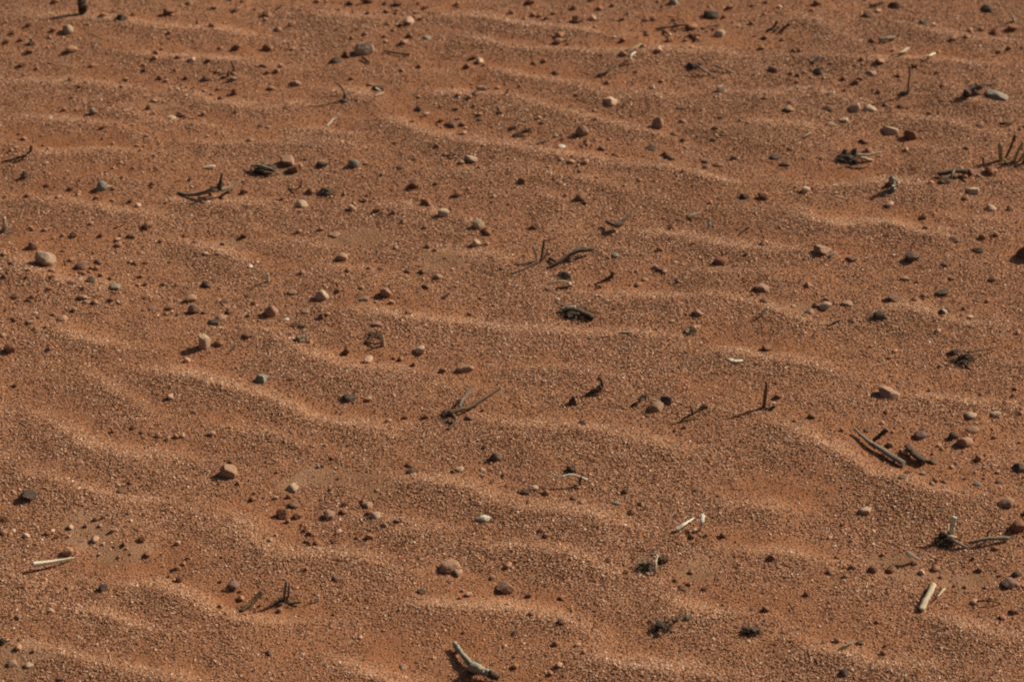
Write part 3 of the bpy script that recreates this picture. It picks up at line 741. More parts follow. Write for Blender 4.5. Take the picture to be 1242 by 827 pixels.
plant('charcoal_chip', 'charcoal', 'flat jet black charred chunk with a ragged grey rim', 'the charred chunk', '12', 320, 685, [
    ('lump', 'core', 322,684,118,36,'dark'), ('lump', 'core', 368,704,54,30,'dark'),
    ('tube', 'chunk', [(270,668,3),(330,678,4),(382,700,4),(396,712,2)], 38, 26, 'dark', 0.55), ('tube', 'chunk', [(236,672,2),(270,664,4),(310,662,5)], 16, 26, 'green', 0.6), ('tuft', 'crumbs', 320,690,150,40,'dark',40,7,0.25)])
stick('wood_splinter', 'splinter', 'thin pale splinter lying flush with a ripple crest', None, '12', [(533,783,1),(588,784,2)], 10, 8, 'pale')
stick('wood_chip', 'chip', 'white chip with a bent top, right below a shaded pebble', None, '12', [(1218,700,0),(1228,680,6),(1246,662,9)], 18, 15, 'white', 0.6)
plant('bark_chip', 'chip', 'upright grey chip with white edges standing on a ridge', 'the white-edged grey chip', '13', 610, 72, [
    ('tube', 'chip', [(618,104,-1),(606,70,'u'),(606,34,'u')], 44, 30, 'green', 0.5), ('tube', 'edge', [(636,84,0),(630,50,'u'),(624,24,'u')], 16, 9, 'pale', 0.5), ('lump', 'foot', 590,72,36,44,'dark')])
plant('burnt_sticks', 'sticks', 'two charred sticks crossed in front of the straw stubble', 'the crossed charred sticks', '13', 900, 16, [
    ('tube', 'stick', [(832,20,3),(900,6,6),(968,6,5)], 20, 28, 'dark'), ('tube', 'stick', [(908,-2,9),(900,22,7),(886,48,2)], 14, 13, 'grey'), ('lump', 'clod', 862,52,60,42,'brown')])
stick('straw', 'straw', 'wisp of straw standing behind a pale chip on open sand', None, '13', [(186,92,0),(180,30,'u')], 6, 4, 'pale')
stick('wood_chip', 'chip', 'white chip tucked against the right side of a reddish boulder-like pebble', None, '13', [(304,414,1),(332,396,5)], 24, 16, 'white', 0.6)
stick('twig', 'twig', 'short dark twig leaning right, in front of a pebble group', None, '13', [(292,757,1),(354,726,7)], 9, 12, 'dark')
plant('bark_chip', 'chip', 'small black chip speckled white on the right-hand slope', 'the speckled chip', '13', 855, 683, [
    ('lump', 'bark', 850,685,42,32,'dark'), ('tube', 'flake', [(852,672,5),(874,690,4)], 15, 10, 'white', 0.5)])
stick('wood_splinter', 'splinter', 'thin pale splinter leaning, right of the standing pink pebble', None, '20', [(1113,53,1),(1146,14,8)], 8, 9, 'pale')
plant('forked_twig', 'twig', 'forked grey twig with a charred head and three arms', 'the forked grey twig', '21', 945, 350, [
    ('lump', 'head', 930,350,58,34,'dark'), ('tube', 'arm', [(936,348,4),(1035,318,5),(1118,266,4),(1200,216,3)], 24, 7, 'brown'), ('tube', 'arm', [(984,318,5),(1010,272,7),(1050,222,9)], 15, 11, 'grey'),
    ('tube', 'arm', [(956,352,5),(972,386,3),(934,428,0)], 17, 14, 'brown')])
plant('twig_stub', 'twig stub', 'bent dark twig rising to a pale knob, right of a black pebble', 'the bent knobbed twig', '22', 425, 225, [
    ('tube', 'stem', [(362,258,1),(400,240,4),(436,222,6)], 12, 24, 'dark'), ('tube', 'stem', [(432,232,2),(442,205,'u'),(430,176,'u')], 20, 15, 'brown'), ('lump', 'knob', 430,182,22,20,'grey')])
plant('seed_head', 'seed head', 'dark seed head on a thin stalk behind a pink pebble', 'the dark seed head', '22', 640, 280, [
    ('lump', 'head', 645,268,34,34,'dark'), ('tube', 'stalk', [(585,308,1),(615,294,4),(642,274,6)], 10, 13, 'dark'), ('tube', 'straw', [(668,277,6),(726,292,3)], 8, 8, 'pale')])
plant('seedling', 'seedling', 'dead seedling lying flat with two dark leaf buds', 'the dead seedling', '22', 890, 345, [
    ('tube', 'stem', [(826,379,1),(882,350,5),(950,314,9)], 9, 14, 'dark'), ('lump', 'bud', 940,316,34,26,'dark'), ('tube', 'shoot', [(884,348,5),(868,310,14)], 14, 9, 'brown')])
stick('wood_flake', 'flake', 'whitish ragged flake lying flat on the middle ripple', 'the whitish ragged flake', '22', [(1052,86,0.5),(1090,93,1.5),(1124,91,0.5)], 26, 16, 'white', 0.25, ragged=1.0)
plant('wavy_twig', 'twig', 'wavy whitish twig with a knotted end and a long straight shadow', 'the wavy whitish twig', '22', 290, 652, [
    ('tube', 'twig', [(186,632,9),(232,655,10),(290,645,11),(340,660,8),(370,668,5)], 8, 11, 'white'), ('tube', 'knot', [(340,655,9),(330,690,1)], 15, 9, 'grey'), ('tube', 'knot', [(350,660,7),(376,655,6)], 12, 7, 'brown')])
tuft('plant_tuft', 'tuft', 'small dark clod of fibres behind the wavy whitish twig', None, '22', 290, 620, 60, 40, 'dark', 22)
plant('dried_root', 'root', 'black dried root with one long thin stick pointing right', 'the black root', '23', 960, 80, [
    ('tuft', 'fibres', 958,84,104,58,'dark',44,9), ('lump', 'root', 962,84,66,46,'dark'), ('lump', 'clod', 904,52,50,34,'brown'), ('tube', 'stick', [(972,52,9),(1040,42,7),(1124,27,4)], 11, 8, 'brown'), ('tube', 'leg', [(950,100,3),(990,138,0)], 12, 9, 'dark')])
plant('stake', 'stake', 'single tapering stake standing upright with a dark frayed foot', 'the tapering stake', 'A', 928, 494, [
    ('tube', 'stem', [(926.6,497,-2),(928.5,480,'u'),(929.8,463,'u')], 4.6, 3.6, 'brown'), ('tube', 'bark_strip', [(925.6,493,1),(927.4,472,'u')], 2.6, 1.8, 'straw'), ('tuft', 'frayed_foot', 928,496,16,8,'dark',26,1.6), ('tube', 'side_twig', [(931,498,0),(940,492,4)], 2.6, 4.4, 'dark')])
stick('weathered_stick', 'stick', 'long weathered grey stick lying askew over its own shadow', 'the long weathered stick', '23', [(426,426,4),(500,491,4),(572,534,4),(664,595,3)], 17, 36, 'grey', 0.8)
stick('stick', 'stick', 'short charred stub pointing away, behind the long weathered stick', None, '23', [(516,480,2),(580,430,12)], 18, 26, 'dark')
stick('bark_chip', 'chip', 'slaty dark bark wedge, right of the long weathered stick', 'the slaty bark wedge', '23', [(680,502,5),(715,540,5),(764,582,3)], 30, 44, 'dark', 0.55)
stick('bleached_stick', 'stick', 'smooth bleached stick tapering to a point like a peg', 'the tapering bleached stick', '30', [(162,257,7),(240,246,6),(304,234,4),(364,222,2)], 30, 6, 'white', rough=0.05)
tuft('plant_tuft', 'tuft', 'dark tuft cut by the left edge, lowest on that side', None, '30', 8, 632, 56, 50, 'dark', 30)
plant('stem_stub', 'stub', 'dark leaning stub with a pale blade in front of it', 'the stub with pale blade', 'A', 309, 736, [
    ('tube', 'stub', [(292,741,1),(306,729,5),(318,717,9)], 4, 7, 'brown'), ('tube', 'blade', [(310,744,-1),(307,730,'u')], 3.6, 2.2, 'pale', 0.5), ('tuft', 'fibres', 296,738,22,7,'dark',16,1.6)])
plant('stem_stub', 'stub', 'double grey stub standing from a dark frayed foot', 'the double grey stub', '31', 140, 430, [
    ('tube', 'stem', [(132,442,-2),(142,390,'u'),(149,336,'u')], 18, 14, 'grey'), ('tube', 'stem', [(148,444,-2),(158,400,'u'),(164,348,'u')], 13, 9, 'brown'), ('tuft', 'frayed_foot', 132,442,84,38,'dark',34,7), ('tube', 'side_twig', [(158,448,0),(218,440,3)], 11, 13, 'dark')])
stick('wood_splinter', 'splinter', 'thin cream splinter standing straight, right of the double grey stub', 'the standing cream splinter', '31', [(308,440,-1),(303,412,'u'),(299,386,'u')], 15, 9, 'white', 0.6)
plant('fallen_branch', 'branch', 'pale lichen-grey branch with a thick charred end, nearest the viewer', 'the lichen-grey branch', '31', 1070, 740, [
    ('tube', 'branch', [(964,640,5),(1000,690,5),(1040,738,5),(1062,758,5)], 24, 40, 'green'), ('tube', 'branch', [(1042,750,7),(1090,768,7),(1140,790,6)], 50, 42, 'green'),
    ('tube', 'charred_end', [(1136,788,7),(1180,804,4)], 44, 30, 'dark'), ('lump', 'charred_patch', 1056,776,46,30,'dark')])
stick('wood_splinter', 'splinter', 'bleached splinter with a dark hollow end, left one of a close pair', 'the left bleached splinter', '32', [(798,87,3),(838,62,6),(884,32,4)], 22, 8, 'white', 0.8)
stick('wood_splinter', 'splinter', 'bleached bone-like splinter, right one of a close pair', None, '32', [(916,92,0),(924,55,9),(928,16,12)], 12, 24, 'white', 0.7)
plant('grass_tuft', 'tuft', 'dry grass tuft with grey blades combed left and a pale stub', 'the dry grass tuft', '32', 690, 262, [
    ('tuft', 'blades', 655,262,110,76,'grey',70,5,0.7), ('lump', 'root', 660,268,80,54,'dark'), ('tube', 'stub', [(696,312,-1),(700,265,8),(706,212,12)], 14, 12, 'pale'), ('lump', 'clod', 736,238,52,46,'brown'), ('tube', 'stub', [(680,210,10),(716,205,10)], 14, 12, 'grey')])
plant('burr', 'burr', 'black fuzzy burr with a short tail and a white bead', 'the black fuzzy burr', '32', 735, 555, [
    ('tuft', 'bristles', 735,552,112,64,'dark',80,5,0.6), ('lump', 'core', 740,556,80,44,'dark'), ('tube', 'tail', [(780,530,5),(806,514,5),(834,502,4)], 13, 10, 'brown'), ('lump', 'bead', 828,499,15,22,'white'), ('lump', 'clod', 858,516,38,22,'grey')])
tuft('burr', 'burr', 'black spiky burr without a tail, near the lower right', 'the black spiky burr', '32', 1166, 576, 100, 60, 'dark', 70, 0.6, 0.7, 5)
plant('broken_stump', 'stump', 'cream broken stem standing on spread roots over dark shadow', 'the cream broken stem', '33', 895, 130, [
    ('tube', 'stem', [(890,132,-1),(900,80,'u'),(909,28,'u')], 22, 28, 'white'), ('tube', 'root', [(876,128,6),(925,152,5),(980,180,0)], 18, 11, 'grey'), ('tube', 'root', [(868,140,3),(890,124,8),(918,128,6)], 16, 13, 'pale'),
    ('tube', 'root', [(905,150,3),(880,168,0)], 14, 8, 'pale'), ('tube', 'root', [(880,62,9),(878,110,5)], 10, 10, 'pale'), ('lump', 'dark_mass', 868,150,76,46,'dark'), ('lump', 'dark_mass', 852,118,50,40,'dark'), ('tuft', 'fibres', 868,150,120,60,'dark',44,6,0.7)])  # dark lumps among the fibres stand in for shadow of stem and roots
plant('forked_twig', 'twig', 'grey twig with a thin looping side shoot, right of the cream broken stem', 'the looping grey twig', '33', 1080, 135, [
    ('tube', 'twig', [(984,152,3),(1040,138,6),(1085,130,6),(1172,130,3)], 13, 18, 'grey'), ('tube', 'shoot', [(1070,122,6),(1076,100,10),(1100,86,12),(1152,92,8)], 8, 6, 'brown'), ('tube', 'shoot', [(1018,168,0),(1065,146,4)], 10, 12, 'pale')])
plant('bark_strip', 'bark', 'broad pale bark strip with frayed sliver, pointing toward the viewer', 'the broad pale bark strip', '33', 780, 415, [
    ('tube', 'strip', [(812,352,6),(790,400,6),(748,474,3)], 29, 33, 'pale', 0.4), ('tube', 'sliver', [(862,374,2),(826,414,5)], 9, 8, 'pale'), ('tube', 'bark', [(800,356,4),(782,386,3)], 26, 22, 'brown', 0.4), ('lump', 'charred_end', 746,474,28,16,'dark')])
stick('twig', 'twig', 'thin dark twig lying level, down-slope of the purple stones', None, '33', [(1008,436,2),(1070,432,5),(1132,441,2)], 9, 8, 'brown')
stick('twig', 'twig', 'faint thin pale twig left of a small black pebble, lowest right', None, '33', [(352,667,1),(385,648,3),(422,627,2)], 9, 8, 'grey')
stick('wood_chip', 'chip', 'tilted slaty grey chip on bare crust with a dark shadow', 'the tilted slaty chip', '33', [(680,200,9),(705,212,8),(736,228,3)], 32, 20, 'grey', 0.5)

# ---- stones one can point out
NAMED = [
 ('00',325,148,56,46,'ta','tan angular stone with a long dark shadow, just below the thick upright stick','the long-shadowed tan stone'),
 ('00',450,545,32,38,'gr','smooth grey rounded stone alone on a far ripple, taller than wide','the far grey stone'),
 ('00',1135,450,32,38,'rr','reddish rounded stone standing upright in shade, far row','the upright reddish stone'),
 ('01',528,242,94,70,'ta','largest pale angular stone on the far sand, lit from the right','the large pale angular stone'),
 ('01',388,295,56,36,'ka','dark grey jagged stone left of the large pale angular stone','the dark jagged stone'),
 ('01',828,185,46,28,'gf','grey slab-like stone tilted on a far ripple','the tilted grey slab'),
 ('01',1045,770,66,34,'tr','smooth pale oval stone touching a smaller pink one','the smooth pale oval stone'),
 ('01',475,797,56,42,'ga','greyish pyramid stone with a shadow as wide as itself','the greyish pyramid'),
 ('01',322,797,58,26,'kr','low dark grey stone left of the greyish pyramid','the low dark stone'),
 ('01',158,783,82,46,'ps','blocky pink slab with a flat top, biggest of its cluster','the pink slab'),
 ('02',788,12,46,30,'gr','blue-grey rounded stone on the farthest sand','the blue-grey stone'),
 ('02',970,76,78,34,'kr','long smooth black stone lying flat on the far sand','the long black stone'),
 ('02',1010,165,54,36,'ta','pale angular stone below the long black stone','the pale stone below black'),
 ('02',480,492,76,42,'ta','wedge-shaped pale stone on a ripple crest, far middle','the pale wedge stone'),
 ('02',710,605,58,60,'pa','tall pink pyramid stone right of the round pink one','the pink pyramid stone'),
 ('02',345,640,64,58,'pr','big round pink pebble with a long shadow, far middle','the round pink pebble'),
 ('02',1020,438,54,38,'ta','tan angular stone with a dark left side, below the far dead plant','the tan dark-sided stone'),
 ('03',630,28,68,38,'br','brown domed stone with a lit right edge, far right','the brown domed stone'),
 ('03',500,75,64,36,'br','low brown stone left-below the brown domed stone','the low brown stone'),
 ('03',1070,45,64,28,'kr','flat dark stone farthest right on the far sand','the far flat dark stone'),
 ('03',1118,462,108,40,'gf','large flat grey stone beside the dark broken root','the large flat grey stone'),
 ('03',425,527,60,42,'tr','pale round stone, left of a flatter pale twin','the pale round twin'),
 ('03',500,526,64,32,'tr','pale flatter stone, right of a rounder pale twin','the pale flat twin'),
 ('03',600,635,80,44,'ta','pale angular stone left of a dark brown pyramid','the pale angular neighbour'),
 ('03',700,658,64,48,'ra','dark brown pyramid stone with a lit right corner','the dark brown pyramid'),
 ('10',118,27,38,38,'kr','dark grey round stone on a far left ripple','the dark grey round stone'),
 ('10',493,80,58,44,'gr','round grey stone sitting cleanly on smooth sand, left','the round grey stone'),
 ('10',160,368,50,42,'br','dark brown round stone behind the big egg-shaped stone','the dark brown round stone'),
 ('10',218,438,106,74,'tr','big smooth egg-shaped pink stone, roundest on the left','the big egg stone'),
 ('10',395,465,68,34,'ba','dark brown ragged stone right of the big egg stone','the dark ragged stone'),
 ('10',1000,553,46,30,'kr','bluish black round stone on open sand, left','the bluish black stone'),
 ('10',925,620,56,38,'pr','pink rounded stone just above a larger shadowed one','the upper pink stone'),
 ('10',942,675,62,50,'pa','pink angular stone with a dark shadow, in a cluster of stones','the pink cluster stone'),
 ('11',225,165,58,40,'ta','tan angular stone with a pointed left shadow, below the dark crumpled tuft','the tan pointed stone'),
 ('11',912,210,56,44,'tr','pale round stone with a shadow down its left, middle row','the pale shadowed stone'),
 ('11',1080,268,58,52,'tr','large pale round stone with a dark brown one at its right','the large pale round stone'),
 ('11',1068,355,46,42,'ta','pale pointed stone directly below the large pale round one','the pale pointed stone'),
 ('11',418,422,56,38,'pr','pink stone half in its own shadow on a trough floor','the half-shadowed pink stone'),
 ('11',322,607,68,52,'tr','large pale round stone between two smaller brown ones','the pale middle stone'),
 ('11',632,590,54,48,'pr','round pink stone with a shadow at its lower left','the lone round pink stone'),
 ('11',75,685,72,62,'pr','large round pink stone beside a flat dark bark strip','the large round pink stone'),
 ('12',1020,435,76,38,'rr','low reddish stone on a ripple crest, right of the middle','the low reddish stone'),
 ('12',1215,565,76,38,'pr','pink domed stone above a smaller one and a white chip','the pink domed stone'),
 ('13',270,388,86,54,'pa','large pink-brown stone with a white chip at its right','the pink-brown boulder'),
 ('13',705,425,70,42,'ka','bluish black pointed stone on the right slope','the bluish pointed stone'),
 ('13',1272,392,120,100,'ba','big brown stone cut off by the right edge','the cut-off brown stone'),
 ('13',1000,100,60,36,'tr','tan oval stone in front of the crossed charred sticks','the tan oval stone'),
 ('13',1090,183,50,32,'tr','small pale oval stone right of the tan oval stone','the small pale oval'),
 ('13',285,657,62,40,'tr','pale round stone in the middle of a tight stone group','the pale grouped stone'),
 ('13',548,705,66,36,'kr','black rounded stone in front of a brown one, right','the black rounded stone'),
 ('13',620,622,72,38,'ba','brown stone with a pinkish lit top, right','the brown lit-topped stone'),
 ('20',1105,640,92,68,'pa','pitted pinkish-grey stone with a reddish right end','the pitted stone'),
 ('20',140,748,84,44,'ka','black-green angular stone near the left edge','the black-green stone'),
 ('21',30,180,70,44,'ea','grey-green angular stone on the middle-left ripple','the grey-green stone'),
 ('21',1015,130,88,44,'pa','pink flat-topped stone with a dark left end','the pink flat-topped stone'),
 ('21',1165,560,56,42,'kr','bluish black glossy-looking stone, middle of the sand','the bluish glossy stone'),
 ('22',300,292,46,46,'ka','black cube-like stone left of the bent knobbed twig','the black cube-like stone'),
 ('22',700,318,84,48,'pa','pink angular stone in front of the dark seed head','the pink seed-head stone'),
 ('22',752,288,60,46,'kr','black round stone right of the dark seed head','the black seed-head stone'),
 ('23',592,255,108,50,'pa','long pale ridge-backed stone with a dark left end','the pale ridge-backed stone'),
 ('23',745,456,64,40,'ur','purplish brown oval stone, right of the long weathered stick','the purplish oval stone'),
 ('23',905,462,50,36,'kr','black round stone touching a bigger pinkish one','the black touching stone'),
 ('23',960,488,80,56,'pr','pinkish stone with a black one touching its left','the pinkish touching stone'),
 ('23',1160,782,80,46,'pr','pinkish oval stone with a dark left side, near the right edge','the pinkish edge stone'),
 ('23',1222,615,74,42,'ka','black stone cut by the right edge, with ragged outline','the black edge stone'),
 ('A',247.5,417,13,20,'ts','pink slab standing on end with a shadow to its left','the standing pink slab'),
 ('31',940,268,102,56,'pr','large pink domed stone on a ripple crest, lower middle','the large pink dome'),
 ('31',1215,370,90,60,'pa','reddish angular stone, right-below the large pink dome','the reddish angular stone'),
 ('31',355,22,62,42,'pa','pink pyramid-shaped stone among gravel, lower left','the pink gravel pyramid'),
 ('31',580,22,60,38,'ta','tan stone right of the pink pyramid-shaped one','the tan gravel stone'),
 ('31',1105,30,70,26,'wf','white flat flake-like stone on the gravel slope','the white flat stone'),
 ('30',1130,362,68,42,'ur','purplish brown oval stone, left of the double grey stub','the purplish stub stone'),
 ('30',500,375,48,36,'ka','small black angular stone right-below the tapering bleached stick','the small black stone'),
 ('33',1218,72,78,58,'rr','reddish brown stone with a black shadow, by the looping grey twig','the reddish twig stone'),
 ('33',1175,347,82,48,'ur','flat purplish stone, lowest of a pair near the right edge','the flat purplish stone'),
 ('33',1210,303,46,34,'kr','small black round stone behind the flat purplish one','the small black partner'),
]
for t, X, Y, Wz, Hz, cs, label, short in NAMED:
    o, px, py = pebble(t, X, Y, Wz, Hz, cs[0], cs[1], tallness=1.0 if t == 'A' else None, big=True)
    tag(o, label, 'stone', 'loose stones on the red sand'); o.name = 'stone'
    mark(short, px, py)

